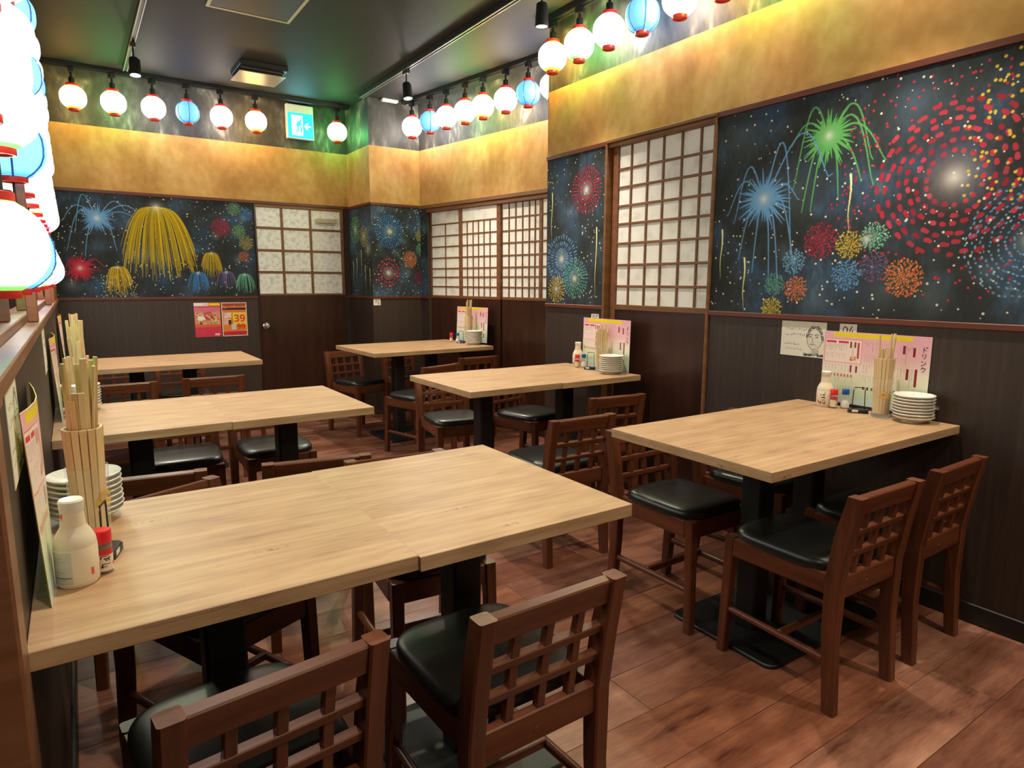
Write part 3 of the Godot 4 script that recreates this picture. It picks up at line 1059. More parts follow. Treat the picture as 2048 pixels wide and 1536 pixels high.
func build_doors():
	# hinged door in the back wall
	var d := structure("door_1", "dark brown hinged door with lattice paper upper half and round knob", "door")
	part("lower_panel", slab(Vector3(1.512, 0.004, -0.007), Vector3(2.29, 1.1, 0.006), 0.002), M.dark_door, d)
	part("stile", slab(Vector3(1.497, 0, -0.007), Vector3(1.512, 1.91, 0.012), 0.002), M.dark_door, d)
	part("stile", slab(Vector3(2.28, 1.1, -0.007), Vector3(2.308, 1.91, 0.014), 0.002), M.lattice, d)
	part("stile", slab(Vector3(2.29, 0, -0.007), Vector3(2.308, 1.1, 0.012), 0.002), M.dark_door, d)
	part("top_rail", slab(Vector3(1.512, 1.884, -0.007), Vector3(2.28, 1.91, 0.012), 0.002), M.lattice, d)
	part("middle_rail", slab(Vector3(1.512, 1.1, -0.007), Vector3(2.28, 1.118, 0.012), 0.002), M.lattice, d)
	lattice(d, [1.512, 1.735, 1.995, 2.28], [1.118, 1.312, 1.507, 1.705, 1.884], 0.001, 0.022, M.paper_cloudy)
	var k := part("door_knob", lathe([Vector2(0, 0), Vector2(0.03, 0), Vector2(0.03, 0.006), Vector2(0.012, 0.012), Vector2(0.012, 0.03), Vector2(0.024, 0.038), Vector2(0.028, 0.052), Vector2(0.022, 0.064), Vector2(0, 0.068)], 24), M.chrome, d, Vector3(1.55, 0.825, 0.006), Vector3(PI / 2, 0, 0))
	part("lock_rose", cyl(0.012, 0.006, 16), M.chrome, k, Vector3(0.0, 0.066, 0.0))
	var cl := part("door_closer", box(Vector3(0.19, 0.04, 0.035), 0.004), M.beige, d, Vector3(2.14, 1.79, 0.026))
	part("closer_arm", box(Vector3(0.16, 0.008, 0.012), 0.002), M.beige, cl, Vector3(0.0, -0.032, 0.014))

	# sliding doors in the recessed wall
	var rows := [1.107, 1.187, 1.272, 1.35, 1.446, 1.546, 1.642, 1.746, 1.857]
	var sets := [
		["lattice sliding door beside the pillar, with wide paper panes two across", 0.112, 0.595, [0.13, 0.334, 0.55], -0.03, [1]],
		["middle lattice sliding door with narrow panes and an open top row", 0.55, 1.09, [0.595, 0.663, 0.741, 0.812, 0.884, 0.96, 1.046], -0.012, [1, 2, 3, 4, 5]],
		["lattice sliding door with narrow panes up to the header", 1.044, 1.568, [1.09, 1.172, 1.25, 1.329, 1.404, 1.469, 1.534], -0.03, []],
		["half hidden lattice sliding door behind the corner of the right wall", 1.534, 2.1, [1.568, 1.66, 1.75, 1.84, 1.93, 2.06], -0.012, []]]
	for i in sets.size():
		var e: Array = sets[i]
		var s := structure("door_%d" % (i + 2), e[0], "sliding door", Vector3(2.8562, 0, 0.56), FACE_LEFT + RA)
		var us: Array = e[3]
		var at: float = e[4]
		part("stile", slab(Vector3(e[1], 1.082, at - 0.026), Vector3(us[0], 1.858, at), 0.002), M.lattice, s)
		part("stile", slab(Vector3(us[-1], 1.082, at - 0.026), Vector3(e[2], 1.858, at), 0.002), M.lattice, s)
		part("middle_rail", slab(Vector3(us[0], 1.082, at - 0.026), Vector3(us[-1], 1.107, at), 0.002), M.lattice, s)
		part("lower_panel", slab(Vector3(e[1], 0.004, at - 0.024), Vector3(e[2], 1.082, at - 0.002), 0.002), M.dark_door, s)
		lattice(s, us, rows, at - 0.01, 0.0115, M.paper, e[5])
	# sliding door in the right wall
	var r := structure("door_6", "tall lattice sliding door of white paper panes in the right wall", "sliding door", Vector3(XR, 0, 0), FACE_LEFT)
	var v := [3.347, 3.445, 3.57, 3.685, 3.812, 3.935, 4.046]
	part("stile", slab(Vector3(3.33, 0, -0.056), Vector3(3.347, 1.99, -0.024), 0.002), M.lattice, r)
	part("middle_rail", slab(Vector3(3.347, 1.07, -0.056), Vector3(4.046, 1.1, -0.024), 0.002), M.lattice, r)
	part("lower_panel", slab(Vector3(3.347, 0.004, -0.056), Vector3(4.046, 1.07, -0.03)), M.dark_door, r)
	lattice(r, v, [1.1, 1.206, 1.328, 1.45, 1.56, 1.661, 1.765, 1.866, 1.99], -0.036, 0.0135, M.paper)


func build_partition():
	var w := structure("wall_left", "low dark wood partition with a pale capping rail on the left", "partition")
	part("partition_core", slab(Vector3(-0.14, 0, 0), Vector3(-0.008, 1.066, 5.17)), M.dark_room, w)
	part("wainscot", slab(Vector3(-0.008, 0, 0), Vector3(0, 1.066, 5.17)), M.wainscot, w)
	part("front_rail", slab(Vector3(-0.034, 1.066, 0), Vector3(0.006, 1.095, 5.18), 0.003), M.rail, w)
	part("back_rail", slab(Vector3(-0.078, 1.066, 0), Vector3(-0.034, 1.118, 5.18), 0.003), M.rail, w)
	part("back_ledge", slab(Vector3(-0.145, 1.066, 0), Vector3(-0.078, 1.1, 5.18), 0.003), M.rail, w)
	part("skirting", slab(Vector3(0, 0, 0), Vector3(0.01, 0.075, 5.17), 0.002), M.baseboard, w)
	part("end_post", slab(Vector3(-0.12, 0, 5.17), Vector3(0.004, 1.062, 5.25), 0.004), M.rail, w)
	part("end_post_cap", slab(Vector3(-0.15, 1.062, 5.16), Vector3(0.008, 1.096, 5.27), 0.004), M.rail, w)
	# uprights on the rail, up to the ceiling, and the two lattice bars behind them
	var posts := [[-0.062, 4.05], [-0.016, 3.62], [-0.062, 3.24], [-0.062, 2.82], [-0.062, 2.44], [-0.016, 1.785], [-0.062, 1.46], [-0.016, 1.12], [-0.016, 0.72], [-0.016, 0.1]]
	for i in posts.size():
		var p: Array = posts[i]
		var y0 := 1.118 if p[0] < -0.05 else 1.095
		solo("lattice_post", box(Vector3(0.03, CEIL - y0, 0.04), 0.003), M.rail, "slim brown wooden upright on the partition rail, %s from its near end" % ordinal(i), "post", Vector3(p[0], (CEIL + y0) / 2, p[1]), Vector3.ZERO, "lattice posts on the left partition")
	for i in 3:
		var y: float = [1.46, 1.77, 2.42][i]
		solo("lattice_bar", box(Vector3(0.018, 0.03, 5.1), 0.002), M.rail, "%s long brown bar running behind the uprights of the left partition" % ["lowest", "middle", "highest"][i], "bar", Vector3(-0.1255, y, 2.56), Vector3.ZERO, "lattice bars on the left partition")


# =====================================================================
# ceiling: tracks, spotlights, panels
# =====================================================================
func track(a: Vector3, b: Vector3, label: String, w := 0.034):
	var d := b - a
	var o := thing("lighting_track", label, "lighting track", (a + b) / 2, atan2(d.x, d.z), "black lighting tracks on the ceiling")
	part("track_channel", box(Vector3(w, CEIL - a.y + 0.014, d.length()), 0.002, Vector3(0, (CEIL - a.y - 0.014) / 2, 0)), M.steel_black, o)
	for s in [-1.0, 1.0]:
		part("track_lip", box(Vector3(0.006, 0.004, d.length() - 0.01), 0.0, Vector3(s * (w / 2 - 0.005), -0.0155, 0)), M.lip if a.x == b.x and a.x < 2.4 else M.steel_black, o)


func spotlight(at: Vector3, label: String, power := 1.0, tilt := 0.0, cone := 46.0):
	var o := thing("track_spotlight", label, "spotlight", at, 0.0, "black spotlights on the tracks")
	part("adapter", box(Vector3(0.03, 0.03, 0.07), 0.003), M.black, o, Vector3(0, -0.015, 0))
	part("stem", cyl(0.006, 0.07, 10), M.black, o, Vector3(0, -0.1, 0))
	var head := Node3D.new()
	head.name = "head"
	o.add_child(head)
	head.position = Vector3(0, -0.095, 0)
	head.rotation.x = -tilt
	part("lamp_housing", lathe([Vector2(0.031, -0.1), Vector2(0.033, -0.118), Vector2(0.036, -0.118), Vector2(0.03, -0.006), Vector2(0.026, 0), Vector2(0, 0)], 24), M.black, head)
	part("lamp_fin", box(Vector3(0.012, 0.1, 0.02), 0.003), M.black, head, Vector3(0.03, -0.055, 0))
	part("lens_light", cyl(0.031, 0.004, 20), M.lens, head, Vector3(0, -0.112, 0))
	var l := SpotLight3D.new()
	l.name = "spot_lamp"
	l.position = Vector3(0, -0.122, 0)
	l.rotation.x = -PI / 2
	l.light_energy = SPOT * power
	l.light_color = Color(1.0, 0.95, 0.88)
	l.spot_angle = cone
	l.spot_angle_attenuation = 0.9
	l.spot_range = 8
	l.spot_attenuation = 2
	l.light_size = 0.03
	l.shadow_enabled = true
	head.add_child(l)


func build_ceiling_fittings():
	track(Vector3(0.565, CEIL - 0.018, 0.3), Vector3(0.565, CEIL - 0.018, 7.4), "grey edged track over the left tables, running away from the viewer")
	track(Vector3(2.295, CEIL - 0.018, 0.6), Vector3(2.295, CEIL - 0.018, 7.4), "track over the right tables, running from the pillar forward")
	track(Vector3(0.0, CEIL - 0.018, 0.19), Vector3(2.34, CEIL - 0.018, 0.19), "lantern track along the top of the back wall")
	track(Vector3(0.1, CEIL - 0.018, 7.4), Vector3(2.5, CEIL - 0.018, 7.4), "lantern track along the front wall at the viewer's back")
	var a := rec(0.03, 0.19)
	var b := rec(2.25, 0.19)
	track(Vector3(a.x, CEIL - 0.018, a.y), Vector3(b.x, CEIL - 0.018, b.y), "lantern track over the lattice doors of the recess")
	track(Vector3(2.63, CEIL - 0.024, 2.72), Vector3(2.63, CEIL - 0.024, 6.6), "lantern track along the right wall above the large mural")
	var left := [[1.0, "black spotlight over the rearmost left table, beside the ceiling hatch"], [3.05, "black spotlight on the left track over the middle left table"], [4.62, "black spotlight on the left track over the front left table"], [6.1, "black spotlight at the near end of the left track"]]
	for s in left:
		spotlight(Vector3(0.565, CEIL - 0.032, s[0]), s[1], 0.9 if s[0] < 2 else 0.62 if s[0] < 4 else 0.72, 0.2 if s[0] < 2 else 0.0, 62.0 if s[0] < 2 else 46.0)
	var right := [[1.52, "black spotlight on the right track in front of the pillar"], [3.22, "black spotlight on the right track by the corner of the right wall"], [4.95, "black spotlight on the right track over the front right table"], [6.3, "black spotlight at the near end of the right track"]]
	for s in right:
		spotlight(Vector3(2.295, CEIL - 0.032, s[0]), s[1], 1.2 if s[0] < 2 else 1.0, 0.2 if s[0] < 2 else 0.0, 62.0 if s[0] < 2 else 46.0)
	# access hatch with a pale frame
	var h := thing("ceiling_hatch", "square ceiling hatch with a thin pale metal frame", "ceiling hatch", Vector3(1.118, CEIL, 2.08), 0.0)
	part("hatch_panel", box(Vector3(0.44, 0.006, 0.44), 0.001), M.hatch, h, Vector3(0, -0.003, 0))
	for s in [-1.0, 1.0]:
		part("frame_strip", box(Vector3(0.478, 0.008, 0.019), 0.002), M.beige, h, Vector3(0, -0.004, s * 0.23))
		part("frame_strip", box(Vector3(0.019, 0.008, 0.441), 0.002), M.beige, h, Vector3(s * 0.23, -0.004, 0))
	# supply vent with a deflector plate
	var v := thing("ceiling_vent", "ceiling air vent with a slanted metal deflector plate", "vent", Vector3(1.41, CEIL, 0.78), 0.0)
	part("vent_box", box(Vector3(0.34, 0.036, 0.34), 0.004), M.black, v, Vector3(0, -0.018, 0.04))
	for i in 4:
		part("vent_slat", box(Vector3(0.31, 0.012, 0.006), 0.001), M.hatch, v, Vector3(0, -0.041, 0.0 + i * 0.05))
	part("deflector_plate", box(Vector3(0.33, 0.004, 0.34), 0.001), M.mirror, v, Vector3(0, -0.062, -0.01), Vector3(0.03, 0, 0))
	for s in [-1.0, 1.0]:
		part("bracket", box(Vector3(0.012, 0.03, 0.012), 0.001), M.black, v, Vector3(s * 0.15, -0.048, 0.1))
	var ac := thing("ceiling_panel", "pale grey edge of an air conditioner panel on the ceiling", "ceiling panel", Vector3(1.46, CEIL, 3.0), 0.0)
	part("panel_frame", box(Vector3(0.72, 0.024, 0.74), 0.008), flat("grey_plastic", rgb(120, 116, 106), 0.5), ac, Vector3(0, -0.012, 0))
	part("intake_grille", box(Vector3(0.4, 0.006, 0.4), 0.002), M.hatch, ac, Vector3(0, -0.027, 0))
	var sd := thing("ceiling_sensor", "small flat white box on the ceiling in front of the pillar", "sensor", Vector3(2.56, CEIL, 0.6), 0.0)
	part("sensor_case", box(Vector3(0.15, 0.024, 0.05), 0.006), M.white, sd, Vector3(0, -0.012, 0))
	part("sensor_slot", box(Vector3(0.1, 0.003, 0.012), 0.001), M.beige, sd, Vector3(0, -0.0255, 0))
	# exit sign
	var e := thing("exit_sign", "lit teal and white emergency exit sign under the back wall track", "exit sign", Vector3(1.932, 2.5, 0.0), 0.0)
	part("sign_case", slab(Vector3(-0.12, 0.0, 0), Vector3(0.12, 0.295, 0.05), 0.004), M.white, e)
	var im := Image.create(220, 210, false, Image.FORMAT_RGBA8)
	im.fill(rgb(20, 168, 172))
	im.fill_rect(Rect2i(34, 22, 96, 166), Color(0.96, 1.0, 1.0))
	for s in [[[112, 58], [98, 92]], [[98, 92], [78, 116]], [[104, 80], [124, 98]], [[96, 94], [118, 126]], [[118, 126], [112, 160]], [[88, 118], [92, 140]], [[92, 140], [68, 160]], [[104, 72], [84, 84]], [[84, 84], [74, 106]]]:
		stroke(im, [Vector2(s[0][0], s[0][1]), Vector2(s[1][0], s[1][1])], 9, 8, Color(0.1, 0.62, 0.6, 0.7))
	dab(im, 118, 40, 12, Color(0.1, 0.62, 0.6, 0.7))
	stroke(im, [Vector2(150, 105), Vector2(200, 105)], 6, 6, Color(0.96, 1, 1))
	stroke(im, [Vector2(172, 80), Vector2(148, 105), Vector2(172, 130)], 6, 6, Color(0.96, 1, 1))
	var face := flat("sign_face", Color.WHITE, 0.4)
	face.albedo_texture = tex(im)
	face.emission_enabled = true
	face.emission_operator = BaseMaterial3D.EMISSION_OP_MULTIPLY
	face.emission = Color.WHITE
	face.emission_texture = face.albedo_texture
	face.emission_energy_multiplier = 2.6
	part("sign_light_face", sheet(Vector3(-0.112, 0.008, 0.05), Vector3(0.224, 0, 0), Vector3(0, 0.215, 0), 0.003), face, e)
	var l := AreaLight3D.new()
	l.name = "sign_lamp"
	l.area_size = Vector2(0.22, 0.21)
	l.position = Vector3(0, 0.115, 0.056)
	l.rotation.y = PI
	l.light_color = Color(0.5, 0.95, 1.0)
	l.light_energy = 0.12
	l.area_range = 8
	l.shadow_enabled = true
	e.add_child(l)


# point on the recessed wall, s along it and off in front of it: (x, z)
func rec(s: float, off: float) -> Vector2:
	return Vector2(2.8562 + sin(RA) * s - cos(RA) * off, 0.56 + cos(RA) * s + sin(RA) * off)


# =====================================================================
# paper lanterns
# =====================================================================
func lantern_profile(n: int, grow := 0.0) -> Array:
	var p := []
	for i in n + 1:
		var t := 2.0 * i / n - 1.0
		p.append(Vector2(0.0865 * (1.0 - 0.6 * pow(absf(t), 2.7)) + grow + (0.0006 if i % 2 else -0.0006), 0.082 * t))
	return p


# a lantern about its centre; reach is how far above it hangs from
func make_lantern(colour: String, reach: float, strand: bool) -> Node3D:
	var key := ["lantern", colour, snappedf(reach, 0.001), strand]
	if shared.has(key): return shared[key]
	var o := Node3D.new()
	if not shared.has("lantern_body"): shared["lantern_body"] = lathe(lantern_profile(44), 32)
	part("lantern_paper", shared["lantern_body"], M.lantern["pale blue" if strand and colour == "blue" else colour], o)
	var low := lathe([Vector2(0, -0.091), Vector2(0.026, -0.091), Vector2(0.028, -0.096), Vector2(0.035, -0.096), Vector2(0.036, -0.094), Vector2(0.036, -0.08), Vector2(0.032, -0.078)], 28)
	part("bottom_ring", low, M.red_ring, o)
	part("top_ring", lathe([Vector2(0.034, 0.077), Vector2(0.041, 0.079), Vector2(0.041, 0.094), Vector2(0.039, 0.096), Vector2(0.03, 0.096), Vector2(0, 0.094)], 28), M.red_ring, o)
	if colour == "blue":
		for k in 6:
			var a := TAU * (k + 0.35) / 6
			var pts := lantern_profile(14, 0.001).map(func(p): return Vector3(cos(a) * p.x, p.y, sin(a) * p.x))
			part("rib", tube(pts, 0.0028, 6), M.blue_rib, o)
	part("bulb_socket", cyl(0.019, 0.045, 14), M.black, o, Vector3(0, 0.094, 0))
	if strand:
		part("cord", tube([Vector3(0, 0.138, 0), Vector3(0, reach, 0)], 0.0035, 6), M.black, o)
	else:
		part("stem", cyl(0.008, reach - 0.03 - 0.138, 10), M.black, o, Vector3(0, 0.138, 0))
		part("track_adapter", box(Vector3(0.034, 0.036, 0.05), 0.003, Vector3(0, reach - 0.018, 0)), M.black, o)
	var l := OmniLight3D.new()
	l.name = "lantern_lamp"
	l.light_color = LAMP[colour][3]
	l.light_energy = LANTERN * {"blue": 0.4, "green": 0.9, "yellow": 0.9, "white": 1.0, "magenta": 0.6}[colour] * (0.3 if strand else 1.0)
	l.omni_range = 8
	l.omni_attenuation = 2
	l.light_size = 0.03
	l.shadow_enabled = true
	o.add_child(l)
	shared[key] = o
	return o


func put_lantern(colour: String, at: Vector3, reach: float, strand: bool, turn: float, label: String, group: String, power := 1.0):
	var o: Node3D = make_lantern(colour, reach, strand).duplicate()
	o.get_node("lantern_lamp").light_energy *= power
	o.name = numbered("paper_lantern")
	add_child(o)
	o.position = at
	o.rotation.y = turn
	tag(o, label, "paper lantern", group)


func build_lanterns():
	var tone := {"yellow": "yellow glowing", "green": "green tinged glowing", "white": "white glowing", "blue": "blue meshed", "magenta": "magenta tinged glowing"}
	# along the back wall
	var back := [["yellow", 0.222], ["green", 0.479], ["white", 0.748], ["blue", 0.99], ["white", 1.243], ["yellow", 1.516], ["green", 2.22]]
	for i in back.size():
		put_lantern(back[i][0], Vector3(back[i][1], 2.571, 0.19), CEIL - 0.0355 - 2.571, false, 0.3 * i, "%s lantern, %s from the left in the row along the back wall" % [tone[back[i][0]], ordinal(i)], "lanterns along the back wall", 0.72)
	# over the recess
	var rc := ["white", "blue", "white", "green", "yellow", "white", "blue", "white"]
	var ss := [0.166, 0.43, 0.655, 0.896, 1.114, 1.37, 1.607, 1.845]
	for i in 8:
		var p := rec(ss[i], 0.19)
		put_lantern(rc[i], Vector3(p.x, 2.572, p.y), CEIL - 0.0355 - 2.572, false, 0.2 + 0.3 * i, "%s lantern, %s from the pillar in the row over the lattice doors" % [tone[rc[i]], ordinal(i)], "lanterns over the recessed doors", 1.2)
	# along the right wall
	var rr := ["yellow", "green", "white", "blue", "white", "yellow", "green", "white", "blue", "yellow", "white", "green", "white", "yellow", "white"]
	for i in 15:
		put_lantern(rr[i], Vector3(2.63, 2.575, 2.875 + 0.252 * i), CEIL - 0.0415 - 2.575, false, 0.15 + 0.4 * i, "%s lantern, %s from the corner in the row along the right wall" % [tone[rr[i]], ordinal(i)], "lanterns along the right wall", 1.3)
	# along the front wall, behind the viewer
	var fl := ["white", "yellow", "white", "green", "white", "white", "yellow", "white"]
	for i in 8:
		put_lantern(fl[i], Vector3(0.35 + 0.27 * i, 2.571, 7.4), CEIL - 0.0355 - 2.571, false, 0.4 * i, "%s lantern, %s in the row along the front wall" % [tone[fl[i]], ordinal(i)], "lanterns along the front wall")
	# strands in front of the left lattice, four deep
	var zs := [4.70, 4.33, 3.83, 3.42, 3.04, 2.63, 2.25, 1.95, 1.61, 1.29]
	var ys := [1.289, 1.60, 1.905, 2.205]
	var cs := ["green blue white green white white blue white white white", "white green blue white white green white white magenta white", "white white white blue white white green white white white", "white white white white blue white white blue white white"]
	var tier := ["lowest tier", "second tier up", "third tier up", "top tier"]
	for t in 4:
		var c: PackedStringArray = cs[t].split(" ")
		for i in 10:
			put_lantern(c[i], Vector3(-0.018, ys[t], zs[i]), (CEIL - ys[t]) if t == 3 else (ys[t + 1] - 0.096 - ys[t]), true, 0.5 * i + t, "%s lantern, %s from the near end, %s, left partition" % [tone[c[i]], ordinal(i), tier[t]], "hanging lanterns by the left partition")
	for key in shared:
		if shared[key] is Node3D: shared[key].free()


# =====================================================================
# tables
# =====================================================================
func pedestal(o: Node3D, xs: Array, w: float, d: float):
	for x in xs:
		part("column", box(Vector3(0.08, TOP - 0.05, 0.08), 0.006, Vector3(x, 0.012 + (TOP - 0.05) / 2, 0)), M.steel_black, o)
		part("top_bracket", box(Vector3(0.05, 0.02, d * 0.66), 0.003, Vector3(x, TOP - 0.041, 0)), M.steel_black, o)
		part("top_bracket", box(Vector3(0.3, 0.022, 0.05), 0.003, Vector3(x, TOP - 0.042, 0)), M.steel_black, o)
	part("base_plate", rounded_plate(w, 0.43, 0.014, 0.035), M.steel_black, o, Vector3((xs[0] + xs[-1]) / 2, 0, 0))


func table(label: String, x0: float, x1: float, z0: float, z1: float, legs: Array, grain: int, turn := 0.0, drop := 0.0):
	var o := thing("dining_table", label, "table", Vector3((x0 + x1) / 2, 0, (z0 + z1) / 2), turn, "oak topped restaurant tables")
	part("tabletop", box(Vector3(x1 - x0, 0.03, z1 - z0), 0.0012, Vector3(0, TOP - 0.015 - drop, 0)), M.oak[grain], o)
	pedestal(o, legs, 0.4 if legs.size() == 1 else 0.66, z1 - z0)


func build_tables():
	table("front left oak table half against the partition, holding the soy bottle and chopstick glass", 0.001, 0.5935, 4.5217, 5.1734, [0.0], 0)
	table("front left oak table half on the aisle side, nearest empty tabletop", 0.594, 1.1355, 4.512, 5.181, [0.0], 1, 0.0, 0.0012)
	table("middle left oak table half against the partition, behind the front left chopsticks", 0.001, 0.5425, 3.0618, 3.727, [-0.005], 1)
	table("middle left oak table half on the aisle side, with a bare top", 0.543, 1.0884, 3.061, 3.731, [0.0], 2, 0.0, 0.001)
	table("rearmost left oak table in front of the red posters", 0.001, 1.0956, 1.1349, 1.802, [-0.153, 0.153], 0)
	table("front right oak table under the large firework mural", 1.628, 2.726, 4.5709, 5.2138, [-0.15, 0.155], 2, -0.008)
	table("middle right oak table half on the aisle side, before the lattice doors", 1.5984, 2.1375, 2.9771, 3.6402, [0.0], 0)
	table("middle right oak table half against the right wall, carrying plates and menu", 2.138, 2.69, 2.981, 3.646, [0.0], 1, 0.0, 0.001)
	table("rearmost right oak table beside the corner pillar", 1.8447, 2.8697, 1.0565, 1.8185, [-0.15, 0.15], 1, 0.03)


# =====================================================================
# chairs: facing -z, front of the seat frame at z -0.215, back post at 0.19
# =====================================================================
func make_chair() -> Node3D:
	var o := Node3D.new()
	var hw := 0.172
	for s in [-1.0, 1.0]:
		var st := begin()
		add_post(st, [[Vector3(s * (hw - 0.016), 0, 0.182), 0.0165, 0.018], [Vector3(s * (hw - 0.018), 0.22, 0.166), 0.0175, 0.021], [Vector3(s * (hw - 0.019), 0.40, 0.166), 0.0185, 0.024], [Vector3(s * (hw - 0.019), 0.53, 0.184), 0.0185, 0.024], [Vector3(s * (hw - 0.019), 0.655, 0.21), 0.0185, 0.02]], 0.004)
		part("back_post", finish(st), M.chair_v, o)
		st = begin()
		add_post(st, [[Vector3(s * (hw - 0.026), 0, -0.208), 0.0155, 0.0155], [Vector3(s * (hw - 0.03), 0.41, -0.194), 0.0175, 0.0175]], 0.004)
		part("front_leg", finish(st), M.chair_v, o)
		var side := begin()
		add_box(side, Vector3.ZERO, Vector3(0.022, 0.062, 0.33), 0.003, Transform3D(Basis(Vector3.UP, -s * 0.02), Vector3(s * (hw - 0.026), 0.377, -0.014)))
		part("side_rail", finish(side), M.chair_h, o)
		part("side_stretcher", tube([Vector3(s * (hw - 0.027), 0.155, -0.2), Vector3(s * (hw - 0.018), 0.155, 0.17)], 0.0115, 10), M.chair_h, o)
	part("front_rail", box(Vector3(0.27, 0.062, 0.022), 0.003, Vector3(0, 0.377, -0.196)), M.chair_h, o)
	part("rear_rail", box(Vector3(0.305, 0.066, 0.024), 0.003, Vector3(0, 0.375, 0.168)), M.chair_h, o)
	part("cross_stretcher", box(Vector3(0.3, 0.024, 0.016), 0.003, Vector3(0, 0.158, 0.0)), M.chair_h, o)
	part("oval_mark", cyl(0.02, 0.0012, 24, 0.0003), M.chair_v, o, Vector3(0, 0.368, 0.1798), Vector3(PI / 2, 0, 0)).scale = Vector3(1, 1, 0.42)
	part("seat", pad(0.325, 0.352, 0.042), M.vinyl, o, Vector3(0, 0.404, -0.028))
	# lattice of the back, leaning with the posts
	var lean := atan2(0.026, 0.125)
	var at := func(y: float) -> float: return 0.166 + (0.018 / 0.13) * (y - 0.4) if y < 0.53 else 0.184 + (0.026 / 0.125) * (y - 0.53)
	part("top_rail", box(Vector3(0.306, 0.056, 0.024), 0.003), M.chair_h, o, Vector3(0, 0.626, at.call(0.626)), Vector3(lean, 0, 0))
	for y in [0.474, 0.54]:
		part("back_bar", box(Vector3(0.306, 0.019, 0.02), 0.002), M.chair_h, o, Vector3(0, y, at.call(y)), Vector3(lean * 0.85, 0, 0))
	for k in 3:
		var x := (k - 1) * 0.0755
		var st := begin()
		add_post(st, [[Vector3(x, 0.406, at.call(0.406)), 0.0095, 0.0085], [Vector3(x, 0.53, at.call(0.53)), 0.0095, 0.0085], [Vector3(x, 0.6, at.call(0.6)), 0.0095, 0.0085]], 0.0015)
		part("back_slat", finish(st), M.chair_v, o)
	return o


func build_chairs():
	var proto := make_chair()
	var group := "dark wood lattice back chairs with black seats"
	# [x, z, degrees turned from facing the back wall, label]
	var near := [
		[1.97, 5.14, -1.0, "lattice back chair at the front right table, near side, the one on the aisle"],
		[2.425, 5.135, 1.0, "lattice back chair at the front right table, near side, close to the wall"],
		[0.785, 5.125, 1.0, "lattice back chair nearest the viewer, right of the pair at the front left table"],
		[0.283, 5.10, 6.5, "lattice back chair nearest the viewer, left of the pair at the front left table"],
		[1.884, 3.913, -2.0, "lattice back chair pulled out from the middle right table, near side"],
		[2.39, 3.60, -6.0, "lattice back chair at the middle right table, near side by the wall"],
		[2.123, 2.02, 17.0, "turned lattice back chair at the rearmost right table, near side, on the aisle"],
		[2.676, 1.70, 0.0, "lattice back chair at the rearmost right table, near side by the doors"],
		[0.29, 1.79, 0.0, "lattice back chair at the rearmost left table, near side by the partition"],
		[0.78, 1.77, -3.0, "lattice back chair at the rearmost left table, near side, on the aisle"],
		[0.255, 3.865, -8.0, "lattice back chair at the middle left table, near side by the partition"],
		[0.753, 3.958, -10.0, "lattice back chair at the middle left table, near side, on the aisle"],
	]
	var far := [
		[1.957, 4.59, 0.0, "lattice back chair at the front right table, far side, on the aisle"],
		[2.455, 4.57, 6.0, "lattice back chair at the front right table, far side by the wall"],
		[0.93, 4.47, -5.0, "lattice back chair tucked under the aisle half of the front left table, far side"],
		[0.34, 4.45, 25.0, "slanted lattice back chair at the front left table, far side by the partition"],
		[1.949, 2.811, -9.5, "lattice back chair at the middle right table, far side, on the aisle"],
		[2.407, 2.945, 13.0, "lattice back chair at the middle right table, far side by the wall"],
		[0.465, 2.91, -4.5, "lattice back chair at the middle left table, far side by the partition"],
		[0.868, 2.915, 0.0, "lattice back chair at the middle left table, far side, on the aisle"],
		[2.0, 1.10, 14.0, "lattice back chair at the rearmost right table, far side, on the aisle"],
		[2.52, 1.02, 14.0, "lattice back chair at the rearmost right table, far side by the pillar"],
		[0.29, 1.02, 0.0, "lattice back chair at the rearmost left table, far side by the partition"],
		[0.72, 1.02, 0.0, "lattice back chair at the rearmost left table, far side, below the posters"],
	]
	for c in near + far:
		var turn := deg_to_rad(c[2] + (180.0 if c in far else 0.0))
		var o: Node3D = proto.duplicate()
		o.name = numbered("dining_chair")
		add_child(o)
		o.position = Vector3(c[0], 0, c[1])
		o.rotation.y = turn
		tag(o, c[3], "chair", group)
	proto.free()


# =====================================================================
# things on the tables
# =====================================================================
func lines_of_text(im: Image, x0: int, y0: int, w: int, h: int, step: int, c: Color, r: RandomNumberGenerator, upright := true):
	var k := 0
	while k < (w if upright else h):
		var run := 0
		while run < (h if upright else w) - 4:
			var l := r.randi_range(2, 5)
			if r.randf() < 0.8:
				im.fill_rect(Rect2i(x0 + (k if upright else run), y0 + (run if upright else k), 2 if upright else l, l if upright else 2), c)
			run += l + 1
			if r.randf() < 0.05: break
		k += step


